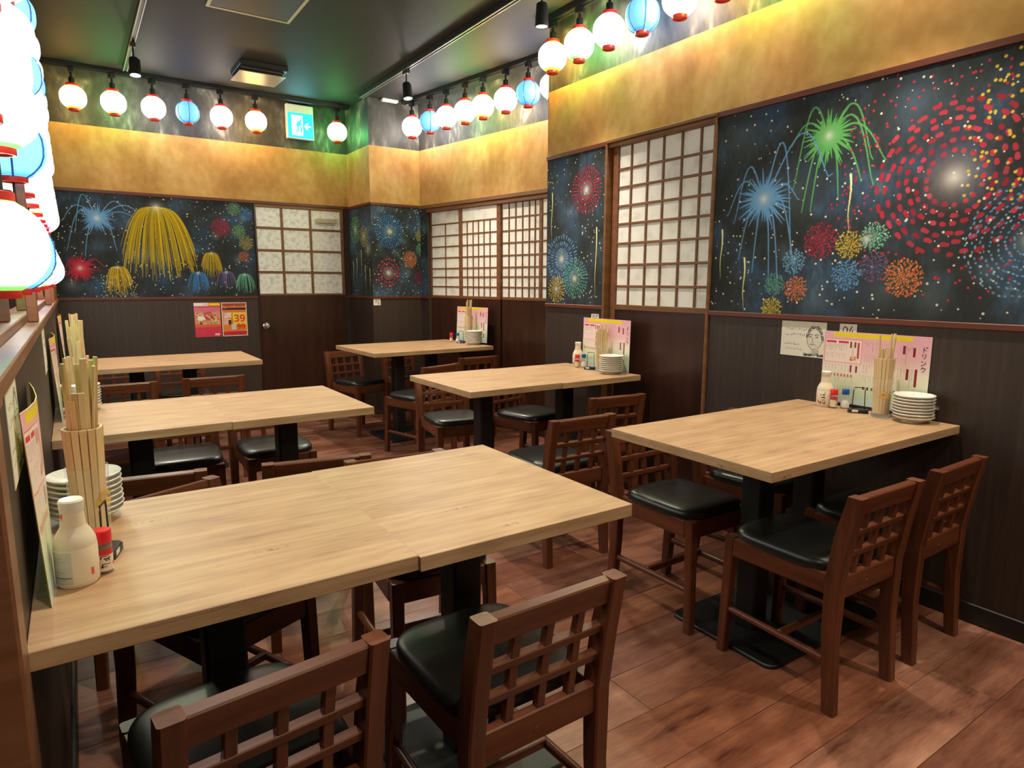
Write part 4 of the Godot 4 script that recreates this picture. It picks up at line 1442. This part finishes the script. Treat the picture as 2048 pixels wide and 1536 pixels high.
func menu_image() -> Image:
	if shared.has("menu"): return shared["menu"]
	var W := 840
	var H := 594
	var im := Image.create(W, H, false, Image.FORMAT_RGBA8)
	var g := Gradient.new()
	g.offsets = PackedFloat32Array([0, 0.3, 0.5, 0.68, 0.85, 1])
	g.colors = PackedColorArray([rgb(240, 178, 192), rgb(240, 194, 200), rgb(244, 230, 216), rgb(232, 236, 206), rgb(206, 228, 196), rgb(196, 214, 224)])
	for y in H: im.fill_rect(Rect2i(0, y, W, 1), g.sample(float(y) / H))
	var r := RandomNumberGenerator.new()
	r.seed = 9
	var ink := rgb(70, 58, 66)
	var wine := rgb(134, 28, 50)
	var red := rgb(214, 52, 66)
	im.fill_rect(Rect2i(84, 8, 620, 36), rgb(244, 222, 20))
	lines_of_text(im, 100, 14, 570, 10, 14, rgb(60, 50, 20), r, false)
	lines_of_text(im, 92, 28, 400, 10, 14, rgb(110, 90, 30), r, false)
	# framed block at the upper left
	im.fill_rect(Rect2i(12, 62, 312, 196), rgb(226, 84, 84))
	im.fill_rect(Rect2i(15, 65, 306, 190), rgb(246, 226, 218))
	for k in 2: im.fill_rect(Rect2i(24 + 104 * k, 78, 84, 18), red)
	lines_of_text(im, 26, 104, 180, 56, 9, ink, r)
	lines_of_text(im, 26, 176, 180, 50, 9, rgb(150, 140, 140), r)
	for k in [[226, 80, 50], [262, 80, 46]]: im.fill_rect(Rect2i(k[0], k[1], 14, k[2]), wine)
	im.fill_rect(Rect2i(288, 84, 16, 130), rgb(190, 60, 70))
	lines_of_text(im, 246, 84, 16, 130, 9, ink, r)
	for k in 20: dab(im, 248 + r.randi_range(-18, 30), 216 + r.randi_range(-12, 12), 7, [rgb(216, 132, 76), rgb(196, 90, 66), rgb(240, 206, 140)][k % 3])
	# the rest in columns
	lines_of_text(im, 30, 276, 210, 52, 28, ink, r)
	for k in [[238, 272, 60], [284, 276, 54]]: im.fill_rect(Rect2i(k[0], k[1], 14, k[2]), wine)
	for k in 9: im.fill_rect(Rect2i(24 + 28 * k, 350, 9, 24), red)
	lines_of_text(im, 36, 356, 250, 70, 28, ink, r)
	lines_of_text(im, 350, 70, 240, 90, 15, rgb(104, 70, 92), r)
	lines_of_text(im, 350, 176, 260, 62, 15, rgb(150, 116, 130), r)
	lines_of_text(im, 350, 256, 330, 72, 22, ink, r)
	lines_of_text(im, 350, 344, 300, 60, 20, rgb(150, 60, 70), r)
	for k in 8: im.fill_rect(Rect2i(352 + 34 * k, 438, 16, 24), [wine, ink, rgb(90, 120, 80)][k % 3])
	lines_of_text(im, 24, 446, 300, 60, 24, ink, r)
	lines_of_text(im, 350, 480, 420, 70, 26, rgb(120, 130, 130), r)
	for k in [[640, 80, 64], [714, 90, 70], [676, 256, 84], [738, 252, 136], [738, 440, 70]]: im.fill_rect(Rect2i(k[0], k[1], 18, k[2]), wine)
	lines_of_text(im, 664, 84, 44, 140, 14, ink, r)
	lines_of_text(im, 704, 256, 26, 150, 14, ink, r)
	# the heading, four syllables down the right side
	var head := [
		[[0.35, 0.08, 0.35, 0.95], [0.35, 0.4, 0.75, 0.6], [0.68, 0.08, 0.78, 0.24], [0.84, 0.02, 0.94, 0.18]],
		[[0.28, 0.12, 0.28, 0.58], [0.7, 0.08, 0.7, 0.55], [0.7, 0.55, 0.45, 0.95]],
		[[0.18, 0.2, 0.42, 0.36], [0.2, 0.92, 0.6, 0.74], [0.6, 0.74, 0.86, 0.3]],
		[[0.42, 0.06, 0.18, 0.5], [0.36, 0.26, 0.82, 0.26], [0.82, 0.26, 0.66, 0.7], [0.66, 0.7, 0.36, 0.96]]]
	for i in 4:
		for s in head[i]:
			stroke(im, [Vector2(770 + s[0] * 48, 78 + i * 50 + s[1] * 44), Vector2(770 + s[2] * 48, 78 + i * 50 + s[3] * 44)], 3.2, 2.4, rgb(92, 44, 74))
	shared["menu"] = im
	return im


func brush_words(im: Image, x: int, y: int, s: float, n: int, c: Color, sd: int):
	var r := RandomNumberGenerator.new()
	r.seed = sd
	for i in n:
		for k in 7:
			var a := Vector2(x + r.randf_range(0, s), y + i * s * 1.12 + r.randf_range(0, s))
			var d := Vector2(r.randf_range(0.35, 0.8) * s, 0) if r.randf() < 0.5 else Vector2(r.randf_range(-0.2, 0.2) * s, r.randf_range(0.35, 0.8) * s)
			var b := (a + d).clamp(Vector2(x, y + i * s * 1.12), Vector2(x + s, y + i * s * 1.12 + s))
			stroke(im, [a, b], s * 0.07, s * 0.05, c)


func make_soy_label() -> StandardMaterial3D:
	var r := RandomNumberGenerator.new()
	r.seed = 4
	var im := Image.create(512, 200, false, Image.FORMAT_RGBA8)
	im.fill(rgb(230, 214, 190))
	brush_words(im, 40, 14, 52, 3, rgb(36, 28, 28), 3)
	lines_of_text(im, 112, 30, 40, 120, 10, rgb(90, 70, 70), r)
	im.fill_rect(Rect2i(18, 130, 14, 40), rgb(206, 60, 56))
	im.fill_rect(Rect2i(250, 10, 150, 180), rgb(196, 192, 182))
	lines_of_text(im, 258, 22, 132, 84, 9, rgb(96, 94, 94), r, false)
	lines_of_text(im, 258, 120, 132, 24, 8, rgb(70, 70, 70), r, false)
	im.fill_rect(Rect2i(256, 150, 138, 5), rgb(70, 68, 66))
	lines_of_text(im, 258, 162, 132, 20, 8, rgb(90, 90, 90), r, false)
	im.fill_rect(Rect2i(470, 120, 14, 40), rgb(226, 86, 66))
	return picture("soy_label_print", im, 0.4)


func make_soy() -> Node3D:
	var o := Node3D.new()
	part("bottle_body", lathe([Vector2(0, 0.001), Vector2(0.028, 0.0), Vector2(0.031, 0.004), Vector2(0.0315, 0.07), Vector2(0.0305, 0.078), Vector2(0.025, 0.09), Vector2(0.0185, 0.102), Vector2(0.0165, 0.126), Vector2(0, 0.126)], 32), M.cream, o)
	part("label", lathe([Vector2(0.0314, 0.006), Vector2(0.0319, 0.007), Vector2(0.032, 0.066), Vector2(0.0315, 0.067)], 32), make_soy_label() if not shared.has("soy") else shared["soy"], o)
	shared["soy"] = o.get_child(1).material_override
	var im := Image.create(256, 64, false, Image.FORMAT_RGBA8)
	im.fill(rgb(228, 212, 188))
	im.fill_rect(Rect2i(150, 4, 22, 20), rgb(214, 30, 60))
	var r := RandomNumberGenerator.new()
	r.seed = 6
	lines_of_text(im, 120, 30, 60, 26, 9, rgb(70, 66, 66), r, false)
	part("neck_label", lathe([Vector2(0.0188, 0.1015), Vector2(0.0168, 0.126)], 28), picture("neck_label_print", im, 0.4), o)
	part("cap", lathe([Vector2(0.0165, 0.125), Vector2(0.0175, 0.127), Vector2(0.0185, 0.144), Vector2(0.0165, 0.147), Vector2(0, 0.1475)], 28), M.white, o)
	return o


func make_shaker(red: bool) -> Node3D:
	var o := Node3D.new()
	if red:
		part("spice_fill", lathe([Vector2(0, 0.002), Vector2(0.0125, 0.003), Vector2(0.0125, 0.046), Vector2(0, 0.047)], 24), M.spice, o)
		part("glass_jar", lathe([Vector2(0.012, 0.0), Vector2(0.0135, 0.002), Vector2(0.0138, 0.05), Vector2(0.0115, 0.056)], 24), M.glass, o)
		var im := Image.create(200, 128, false, Image.FORMAT_RGBA8)
		im.fill(rgb(228, 214, 190))
		im.fill_rect(Rect2i(0, 0, 200, 34), rgb(208, 40, 40))
		brush_words(im, 60, 34, 34, 2, rgb(40, 26, 24), 8)
		dab(im, 120, 90, 14, rgb(214, 70, 56))
		var st := begin()
		add_lathe(st, [Vector2(0.0139, 0.006), Vector2(0.014, 0.045)], 24)
		part("label", finish(st), picture("spice_label_print", im, 0.4), o)
		part("cap", lathe([Vector2(0.0135, 0.055), Vector2(0.0145, 0.056), Vector2(0.0145, 0.076), Vector2(0.0135, 0.078), Vector2(0, 0.0785)], 24), M.red_cap, o)
	else:
		part("salt_fill", lathe([Vector2(0, 0.002), Vector2(0.0155, 0.003), Vector2(0.0165, 0.018), Vector2(0.009, 0.034), Vector2(0, 0.036)], 24), M.salt, o)
		part("glass_jar", lathe([Vector2(0.015, 0.0), Vector2(0.0172, 0.003), Vector2(0.0172, 0.02), Vector2(0.0125, 0.042), Vector2(0.012, 0.058)], 24), M.glass, o)
		part("cap", lathe([Vector2(0.0125, 0.057), Vector2(0.0138, 0.058), Vector2(0.0138, 0.077), Vector2(0.0125, 0.079), Vector2(0, 0.0795)], 24), M.blue_cap, o)
	return o


func make_holder() -> Node3D:
	var o := Node3D.new()
	part("base", rounded_plate(0.074, 0.034, 0.015, 0.013), M.black, o)
	part("paper_tag", box(Vector3(0.022, 0.009, 0.0006)), M.white, o, Vector3(-0.012, 0.0095, 0.0172))
	part("wire_loop", tube([Vector3(-0.022, 0.012, -0.004), Vector3(-0.02, 0.09, -0.004), Vector3(-0.018, 0.1, -0.004), Vector3(0.018, 0.1, -0.004), Vector3(0.02, 0.09, -0.004), Vector3(0.022, 0.012, -0.004)], 0.0017, 8), M.black, o)
	return o


func make_glass() -> Node3D:
	var o := Node3D.new()
	part("glass_wall", lathe([Vector2(0.0315, 0.0), Vector2(0.033, 0.002), Vector2(0.0325, 0.03), Vector2(0.0365, 0.148), Vector2(0.0362, 0.15), Vector2(0.0352, 0.148)], 36), M.glass, o)
	part("glass_foot", lathe([Vector2(0, 0.001), Vector2(0.0305, 0.0005), Vector2(0.0318, 0.003), Vector2(0.031, 0.0115), Vector2(0, 0.0125)], 36), M.glass_base, o)
	# printed arch and banner on the front
	var st := begin()
	for k in 10:
		var a0 := PI * k / 10.0
		var a1 := PI * (k + 1) / 10.0
		for e in [[a0, a1]]:
			var q := []
			for m in [[e[0], 0.0085], [e[1], 0.0085], [e[1], 0.0145], [e[0], 0.0145]]:
				var x: float = cos(m[0]) * m[1]
				var y: float = 0.088 + sin(m[0]) * m[1]
				var th := x / 0.035
				q.append(Vector3(sin(th) * 0.0357, y, cos(th) * 0.0357))
			quad(st, q[0], q[1], q[2], q[3], Vector3(0, 0, 1))
	for k in 10:
		var t0 := -0.55 + 0.11 * k
		var t1 := t0 + 0.11
		quad(st, Vector3(sin(t0) * 0.0357, 0.076, cos(t0) * 0.0357), Vector3(sin(t1) * 0.0357, 0.076, cos(t1) * 0.0357), Vector3(sin(t1) * 0.0359, 0.084, cos(t1) * 0.0359), Vector3(sin(t0) * 0.0359, 0.084, cos(t0) * 0.0359), Vector3(0, 0, 1))
	part("printed_emblem", finish(st), flat("emblem_print", rgb(224, 178, 70), 0.5), o)
	return o


func make_plate() -> MeshInstance3D:
	var im := Image.create(1024, 128, false, Image.FORMAT_RGBA8)
	im.fill(rgb(234, 228, 216))
	for k in 72:
		im.fill_rect(Rect2i(int(k * 1024 / 72.0), 10, 3, 50), rgb(142, 144, 148))
		im.fill_rect(Rect2i(int(k * 1024 / 72.0), 68, 7, 9), rgb(150, 142, 134))
	im.fill_rect(Rect2i(0, 60, 1024, 6), rgb(240, 236, 226))
	var o := MeshInstance3D.new()
	o.mesh = lathe([Vector2(0, 0.003), Vector2(0.031, 0.003), Vector2(0.0325, 0), Vector2(0.036, 0), Vector2(0.0375, 0.005), Vector2(0.053, 0.0105), Vector2(0.067, 0.0205), Vector2(0.069, 0.0232), Vector2(0.068, 0.0245), Vector2(0.051, 0.0145), Vector2(0.034, 0.0085), Vector2(0, 0.0075)], 40)
	o.material_override = picture("striped_china", im, 0.2)
	return o


func place(proto: Node3D, called: String, label: String, category: String, at: Vector3, turn: float, group: String):
	var o: Node3D = proto.duplicate()
	o.name = numbered(called)
	add_child(o)
	o.position = at
	o.rotation.y = turn
	tag(o, label, category, group)


func sticks(at: Vector3, where: String, lift: float, upper: int, sd: int):
	var r := RandomNumberGenerator.new()
	r.seed = sd
	var st := begin()
	add_post(st, [[Vector3.ZERO, 0.0046, 0.0021], [Vector3(0, 0.213, 0), 0.0058, 0.0024]], 0.0006)
	var mesh := finish(st)
	var n := 16
	for k in n + upper:
		var outer := k < n
		var a := TAU * k / n if outer else TAU * (k - n + r.randf_range(-0.3, 0.3)) / upper * 1.618
		var rad := 0.0255 if outer else r.randf_range(0.009, 0.0235)
		var y: float = 0.0135 if outer else lift * [0.5, 0.6, 0.95, 1.0, 1.06][r.randi() % 5]
		var lean := deg_to_rad(r.randf_range(1.2, 2.4) if outer else r.randf_range(-1.0, 5.0))
		var o := solo("chopstick", mesh, M.stick[r.randi() % 3], "pale wooden chopsticks standing in the glass on %s" % where, "chopstick", Vector3.ZERO, Vector3.ZERO, "chopsticks in the glass on %s" % where)
		var b := Basis(Vector3.UP, PI / 2 - a) * Basis(Vector3.RIGHT, lean) * Basis(Vector3.UP, 0.0 if outer else r.randf_range(-0.35, 0.35))
		o.transform = Transform3D(b, at + Vector3(cos(a) * rad, y, sin(a) * rad))


func build_tabletop_things():
	var soy := make_soy()
	var red := make_shaker(true)
	var blue := make_shaker(false)
	var holder := make_holder()
	var glass := make_glass()
	var plate := make_plate()
	var y := TOP
	var sets := [
		# where, soy, red, blue, holder, glass, plates, how many, lift of the upper chopsticks, label turn
		["the front left table", Vector2(0.064, 4.955), Vector2(0.103, 4.934), null, Vector2(0.113, 4.853), Vector2(0.09, 4.748), Vector2(0.084, 4.612), 8, 0.14, 15],
		["the front right table", Vector2(2.668, 4.733), Vector2(2.66, 4.778), Vector2(2.695, 4.806), Vector2(2.645, 4.888), Vector2(2.645, 4.975), Vector2(2.648, 5.09), 8, 0.1, 9],
		["the middle right table", Vector2(2.645, 3.15), Vector2(2.6, 3.2), Vector2(2.638, 3.215), Vector2(2.605, 3.315), Vector2(2.622, 3.39), Vector2(2.592, 3.51), 8, 0.055, 10],
		["the rearmost right table", null, Vector2(2.775, 1.29), Vector2(2.8, 1.355), Vector2(2.79, 1.43), Vector2(2.868, 1.43), Vector2(2.815, 1.61), 9, 0.14, 10],
		["the middle left table", Vector2(0.075, 3.52), Vector2(0.103, 3.478), null, Vector2(0.113, 3.4), Vector2(0.092, 3.292), Vector2(0.09, 3.165), 8, 0.14, 15],
		["the rearmost left table", null, null, null, null, Vector2(0.097, 1.37), null, 0, 0.09, 12]]
	for i in sets.size():
		var s: Array = sets[i]
		var w: String = s[0]
		var at := func(p) -> Vector3: return Vector3(p.x, y, p.y)
		var view := Vector2(0.0947, 6.2301)
		if s[1] != null: place(soy, "soy_bottle", "cream soy sauce bottle with white cap on %s" % w, "bottle", at.call(s[1]), -0.4 if i == 0 or i == 4 else 2.6, "soy sauce bottles")
		if s[2] != null: place(red, "spice_shaker", "small spice shaker with red cap on %s" % w, "shaker", at.call(s[2]), 2.4, "red capped shakers")
		if s[3] != null: place(blue, "salt_shaker", "glass salt shaker with blue cap on %s" % w, "shaker", at.call(s[3]), 0.0, "blue capped shakers")
		if s[4] != null: place(holder, "bill_holder", "black bill holder with a wire loop on %s" % w, "bill holder", at.call(s[4]), -1.0 if i in [1, 2, 3] else 1.3, "bill holders")
		place(glass, "beer_glass", "tall glass filled with chopsticks on %s" % w, "glass", at.call(s[5]), -1.0 if i in [1, 2, 3] else 0.9, "glasses of chopsticks")
		sticks(at.call(s[5]), w, s[8], s[9], 60 + i)
		for k in s[7]:
			var p: Vector2 = s[6]
			var o: Node3D = plate.duplicate()
			o.name = numbered("small_plate")
			add_child(o)
			o.position = Vector3(p.x + rng.randf_range(-0.0012, 0.0012), y + 0.0112 * k, p.y + rng.randf_range(-0.0012, 0.0012))
			o.rotation.y = rng.randf() * TAU
			var n: int = s[7] - 1 - k
			tag(o, "small striped white plate, %s of the stack on %s" % ["topmost" if n == 0 else "%s from the top" % ordinal(n), w], "plate", "small plates stacked on %s" % w)
	for p in [soy, red, blue, holder, glass, plate]: p.free()
	# menus
	var mm := picture("menu_print", menu_image(), 0.35)
	solo("drink_menu", sheet(Vector3(XR - 0.002, 0.734, 4.676), Vector3(0, 0, 0.42), Vector3(0, 0.296, 0), 0.0015), mm, "large pink and green drink menu standing on the front right table against the wall", "menu", Vector3.ZERO, Vector3.ZERO, "drink menus")
	solo("drink_menu", sheet(Vector3(2.682, TOP, 3.15), Vector3(-0.012, 0, 0.42), Vector3(0.006, 0.297, 0), 0.0015), mm, "pink and green drink menu leaning behind the plates on the middle right table", "menu", Vector3.ZERO, Vector3.ZERO, "drink menus")
	solo("drink_menu", sheet(Vector3(2.905, TOP, 1.15), Vector3(0.06, 0, 0.416), Vector3(0.012, 0.297, 0), 0.0015), mm, "pink and green drink menu behind the chopsticks on the rearmost right table", "menu", Vector3.ZERO, Vector3.ZERO, "drink menus")
	var foot := [Vector2(0.028, 5.04), Vector2(0.031, 4.96), Vector2(0.03, 4.87), Vector2(0.026, 4.79), Vector2(0.02, 4.7), Vector2(0.012, 4.63)]
	var head := [Vector2(0.010, 4.957), Vector2(0.019, 4.90), Vector2(0.0255, 4.835), Vector2(0.0255, 4.77), Vector2(0.017, 4.66), Vector2(0.006, 4.56)]
	var where := ["curled drink menu sheet standing on the front left table against the partition", "curled drink menu sheet standing on the middle left table against the partition", "curled drink menu sheet standing on the rearmost left table against the partition"]
	for i in 3:
		solo("drink_menu", curled_sheet(foot, head, 0.297), mm, where[i], "menu", Vector3(0, TOP, [0.0, -1.63, -3.53][i]), Vector3.ZERO, "curled drink menus by the partition")


# =====================================================================
# papers on the walls
# =====================================================================
func card_image(figures: Array) -> Image:
	var im := Image.create(140, 124, false, Image.FORMAT_RGBA8)
	im.fill(rgb(236, 230, 214))
	for f in figures:
		stroke(im, f.map(func(p): return Vector2(p[0], p[1])), 4.6, 3.2, rgb(52, 48, 50))
	return im


func loop_of(cx: float, cy: float, rx: float, ry: float, a0 := 0.0, a1 := TAU) -> Array:
	var p := []
	for k in 15:
		var a := lerpf(a0, a1, k / 14.0)
		p.append([cx + cos(a) * rx, cy + sin(a) * ry])
	return p


func portrait_image() -> Image:
	var im := Image.create(420, 300, false, Image.FORMAT_RGBA8)
	im.fill(rgb(232, 228, 210))
	var ink := rgb(70, 68, 66)
	var soft := Color(0.42, 0.41, 0.4, 0.35)
	var r := RandomNumberGenerator.new()
	r.seed = 12
	# three lines of handwriting
	for l in [[40, 66, 11], [30, 112, 11], [34, 196, 8], [58, 236, 8]]:
		for k in l[2]:
			var x: float = l[0] + k * 18.5
			for s in 3:
				var a := Vector2(x + r.randf_range(0, 12), l[1] + r.randf_range(-9, 9))
				stroke(im, [a, a + Vector2(r.randf_range(-4, 12), r.randf_range(-6, 10))], 1.5, 1.0, Color(0.25, 0.24, 0.24, 0.85 if l[1] < 150 else 0.55))
	# a sketched man's head and shoulders
	var c := Vector2(318, 140)
	for k in 300:
		var a := r.randf() * TAU
		var q := sqrt(r.randf())
		dab(im, c.x + cos(a) * q * 66, c.y + sin(a) * q * 88, 6, Color(0.62, 0.61, 0.58, 0.06))
	stroke(im, loop_of(c.x, c.y, 70, 92, -0.3, PI + 0.3).map(func(p): return Vector2(p[0], p[1])), 2.0, 2.0, ink)
	for k in 220:
		var a := r.randf_range(PI * 0.98, TAU * 1.02)
		var q := r.randf_range(0.76, 1.08)
		var p := c + Vector2(cos(a) * 74 * q, sin(a) * 96 * q - 6)
		stroke(im, [p, p + Vector2(cos(a + 1.4), sin(a + 1.4)) * 12], 1.6, 1.0, Color(0.3, 0.3, 0.3, 0.6))
	for s in [-1.0, 1.0]:
		var e := c + Vector2(-8 + s * 30, -14)
		stroke(im, [e + Vector2(-20, -14), e + Vector2(0, -22), e + Vector2(20, -14)], 3.5, 2.0, ink)
		stroke(im, [e + Vector2(-15, 2), e + Vector2(0, -5), e + Vector2(15, 3)], 2.0, 1.4, ink)
		dab(im, e.x, e.y + 1, 4, ink)
		stroke(im, [e + Vector2(-12, 10), e + Vector2(2, 12), e + Vector2(14, 8)], 1.2, 0.8, soft)
	stroke(im, [c + Vector2(-14, -8), c + Vector2(-22, 26), c + Vector2(-6, 32)], 1.8, 1.4, ink)
	stroke(im, [c + Vector2(-38, 52), c + Vector2(-12, 46), c + Vector2(18, 56)], 2.6, 1.6, ink)
	stroke(im, [c + Vector2(-24, 64), c + Vector2(2, 64)], 1.2, 1.0, soft)
	stroke(im, [c + Vector2(74, -8), c + Vector2(84, 4), c + Vector2(76, 34)], 2.0, 1.6, ink)
	for k in 5: stroke(im, [c + Vector2(-24, 98 + k * 9), c + Vector2(14, 104 + k * 9), c + Vector2(46, 92 + k * 7)], 1.6, 1.0, ink)
	for k in 160:
		var x := r.randf_range(222, 416)
		var top := 262 + absf(x - 312) * 0.05
		if absf(x - 316) > 28 or r.randf() < 0.3: stroke(im, [Vector2(x, r.randf_range(top, 292)), Vector2(x + r.randf_range(6, 20), r.randf_range(276, 292))], 2.0, 1.4, Color(0.24, 0.24, 0.24, 0.5))
	return im


func build_wall_papers():
	# number cards
	var nine := [loop_of(46, 44, 17, 24, -0.6, 5.8), [[64, 36], [56, 74], [42, 104]]]
	var four := [[[98, 18], [76, 70], [122, 68]], [[106, 46], [92, 106]]]
	var seven := [[[34, 34], [64, 28], [40, 98]], [[36, 64], [60, 60]]]
	var six := [[[112, 24], [86, 56], [82, 84]], loop_of(98, 84, 17, 20)]
	var five := [[[118, 22], [92, 24], [86, 52]], loop_of(94, 76, 20, 26, -1.6, 2.4)]
	solo("number_card", sheet(Vector3(XR - 0.0005, 0.99, 4.738), Vector3(0, 0, 0.072), Vector3(0, 0.072, 0), 0.0012), picture("card_94", card_image(nine + four), 0.6), "white table number card reading 94 above the drink menu", "number card", Vector3.ZERO, Vector3.ZERO, "table number cards")
	solo("number_card", sheet(Vector3(2.372, 1.017, 0.5605), Vector3(0.068, 0, 0), Vector3(0, 0.058, 0), 0.0012), picture("card_76", card_image(seven + six), 0.6), "white table number card reading 76 on the pillar", "number card", Vector3.ZERO, Vector3.ZERO, "table number cards")
	solo("number_card", sheet(Vector3(XR - 0.0005, 0.97, 3.166), Vector3(0, 0, 0.07), Vector3(0, 0.07, 0), 0.0012), picture("card_95", card_image(nine + five), 0.6), "white table number card mostly hidden behind the middle right drink menu", "number card", Vector3.ZERO, Vector3.ZERO, "table number cards")
	# portrait notices
	var pm := picture("portrait_notice", portrait_image(), 0.6)
	solo("portrait_notice", sheet(Vector3(XR - 0.0005, 0.91, 4.4715), Vector3(0, 0, 0.21), Vector3(0, 0.152, 0), 0.0012), pm, "white handwritten notice with a sketched man's portrait beside card 94", "notice", Vector3.ZERO, Vector3.ZERO, "handwritten notices")
	solo("portrait_notice", sheet(Vector3(0.0003, 0.918, 5.05), Vector3(0, 0, -0.21), Vector3(0, 0.15, 0), 0.0012), pm, "handwritten notice on the partition above the front left table", "notice", Vector3.ZERO, Vector3.ZERO, "handwritten notices")
	solo("portrait_notice", sheet(Vector3(0.0003, 0.918, 3.6), Vector3(0, 0, -0.21), Vector3(0, 0.15, 0), 0.0012), pm, "handwritten notice on the partition above the middle left table", "notice", Vector3.ZERO, Vector3.ZERO, "handwritten notices")
	# small fixings on the walls
	solo("wall_hook", lathe([Vector2(0, 0), Vector2(0.008, 0), Vector2(0.008, 0.003), Vector2(0.003, 0.005), Vector2(0.003, 0.012), Vector2(0.006, 0.016), Vector2(0, 0.018)], 14), M.chrome, "small shiny metal hook on the right wall by the plates", "hook", Vector3(XR, 0.769, 5.133), Vector3(0, 0, PI / 2))
	# posters on the back wall
	var r := RandomNumberGenerator.new()
	r.seed = 22
	var im := Image.create(420, 594, false, Image.FORMAT_RGBA8)
	im.fill(rgb(206, 50, 76))
	im.fill_rect(Rect2i(0, 0, 230, 62), rgb(240, 200, 200))
	im.fill_rect(Rect2i(8, 10, 140, 40), rgb(246, 236, 222))
	im.fill_rect(Rect2i(230, 0, 190, 62), rgb(236, 150, 40))
	im.fill_rect(Rect2i(250, 18, 164, 26), rgb(236, 222, 60))
	im.fill_rect(Rect2i(0, 80, 420, 80), rgb(218, 110, 132))
	brush_words(im, 120, 84, 30, 1, rgb(226, 60, 70), 31)
	lines_of_text(im, 20, 90, 380, 60, 18, rgb(246, 214, 200), r, false)
	im.fill_rect(Rect2i(8, 160, 404, 220), rgb(222, 150, 110))
	for k in 120:
		var c: Color = [rgb(238, 222, 186), rgb(206, 112, 84), rgb(168, 66, 50), rgb(240, 190, 120), rgb(120, 140, 70), rgb(84, 52, 40)][k % 6]
		dab(im, r.randi_range(30, 390), r.randi_range(176, 366), r.randf_range(6, 22), Color(c.r, c.g, c.b, 0.7))
	for k in 26: dab(im, 110 + r.randi_range(-46, 46), 270 + r.randi_range(-26, 26), 16, rgb(242, 232, 214))
	stroke(im, loop_of(238, 230, 70, 64, 1.6, 5.2).map(func(p): return Vector2(p[0], p[1])), 14, 9, rgb(206, 44, 60))
	for k in 14: dab(im, 310 + r.randi_range(-40, 60), 352 + r.randi_range(-10, 10), 9, rgb(110, 180, 80))
	im.fill_rect(Rect2i(8, 384, 404, 40), rgb(228, 92, 52))
	lines_of_text(im, 30, 392, 360, 26, 12, rgb(246, 170, 70), r, false)
	lines_of_text(im, 30, 440, 360, 90, 16, rgb(228, 110, 112), r, false)
	for k in 8: dab(im, 320 + r.randi_range(0, 60), 556 + r.randi_range(-10, 10), 14, rgb(238, 196, 190))
	solo("poster", sheet(Vector3(0.958, 0.746, 0), Vector3(0.212, 0, 0), Vector3(0, 0.298, 0), 0.0012), picture("food_poster_print", im, 0.4), "red poster with a dish of food, left of the happy hour poster", "poster", Vector3.ZERO, Vector3.ZERO, "posters on the back wall")
	im = Image.create(420, 594, false, Image.FORMAT_RGBA8)
	im.fill(rgb(236, 218, 196))
	im.fill_rect(Rect2i(12, 12, 396, 570), rgb(232, 148, 44))
	for k in 48:
		var a := TAU * k / 48
		stroke(im, [Vector2(210, 330), Vector2(210, 330) + Vector2(cos(a), sin(a)) * 240], 1.5, 7, rgb(214, 92, 44))
	im.fill_rect(Rect2i(0, 90, 8, 500), rgb(236, 218, 196))
	im.fill_rect(Rect2i(12, 12, 396, 78), rgb(206, 52, 66))
	for k in 30: stroke(im, [Vector2(12 + k * 13.6, 88), Vector2(30 + k * 12, 40)], 4, 1, rgb(236, 170, 40))
	im.fill_rect(Rect2i(12, 92, 396, 38), rgb(34, 28, 22))
	lines_of_text(im, 30, 100, 350, 22, 11, rgb(214, 192, 70), r, false)
	im.fill_rect(Rect2i(12, 130, 396, 34), rgb(224, 110, 64))
	im.fill_rect(Rect2i(24, 176, 90, 220), rgb(226, 168, 150))
	im.fill_rect(Rect2i(180, 176, 220, 220), rgb(240, 202, 42))
	for k in 30: dab(im, 90 + r.randi_range(-50, 60), 220 + r.randi_range(-40, 40), 15, [rgb(226, 206, 190), rgb(206, 178, 170), rgb(236, 226, 200)][k % 3])
	im.fill_rect(Rect2i(106, 306, 44, 86), rgb(54, 30, 30))
	im.fill_rect(Rect2i(100, 286, 54, 24), rgb(232, 196, 60))
	im.fill_rect(Rect2i(150, 380, 80, 100), rgb(206, 196, 190))
	im.fill_rect(Rect2i(12, 512, 396, 70), rgb(190, 36, 56))
	lines_of_text(im, 50, 534, 320, 24, 12, rgb(206, 206, 190), r, false)
	for f in [[0, 0, 420, 12], [0, 582, 420, 12], [0, 0, 12, 594], [408, 0, 12, 594]]: im.fill_rect(Rect2i(f[0], f[1], f[2], f[3]), rgb(238, 222, 204))
	var p := solo("poster", sheet(Vector3.ZERO, Vector3(0.21, 0, 0), Vector3(0, 0.297, 0), 0.0012), picture("happy_hour_print", im, 0.4), "yellow and red happy hour poster with a big number 39", "poster", Vector3(1.179, 0.746, 0), Vector3.ZERO, "posters on the back wall")
	type("HAPPY HOUR", 0.028, flat("poster_black", rgb(60, 28, 22), 0.6), p, Vector3(0.105, 0.2705, 0.0014), Vector3.ZERO)
	type("39", 0.088, flat("poster_red", rgb(214, 34, 70), 0.6), p, Vector3(0.147, 0.155, 0.0014), Vector3.ZERO)
	type("99", 0.062, M.red_cap, p, Vector3(0.157, 0.085, 0.0014), Vector3.ZERO)
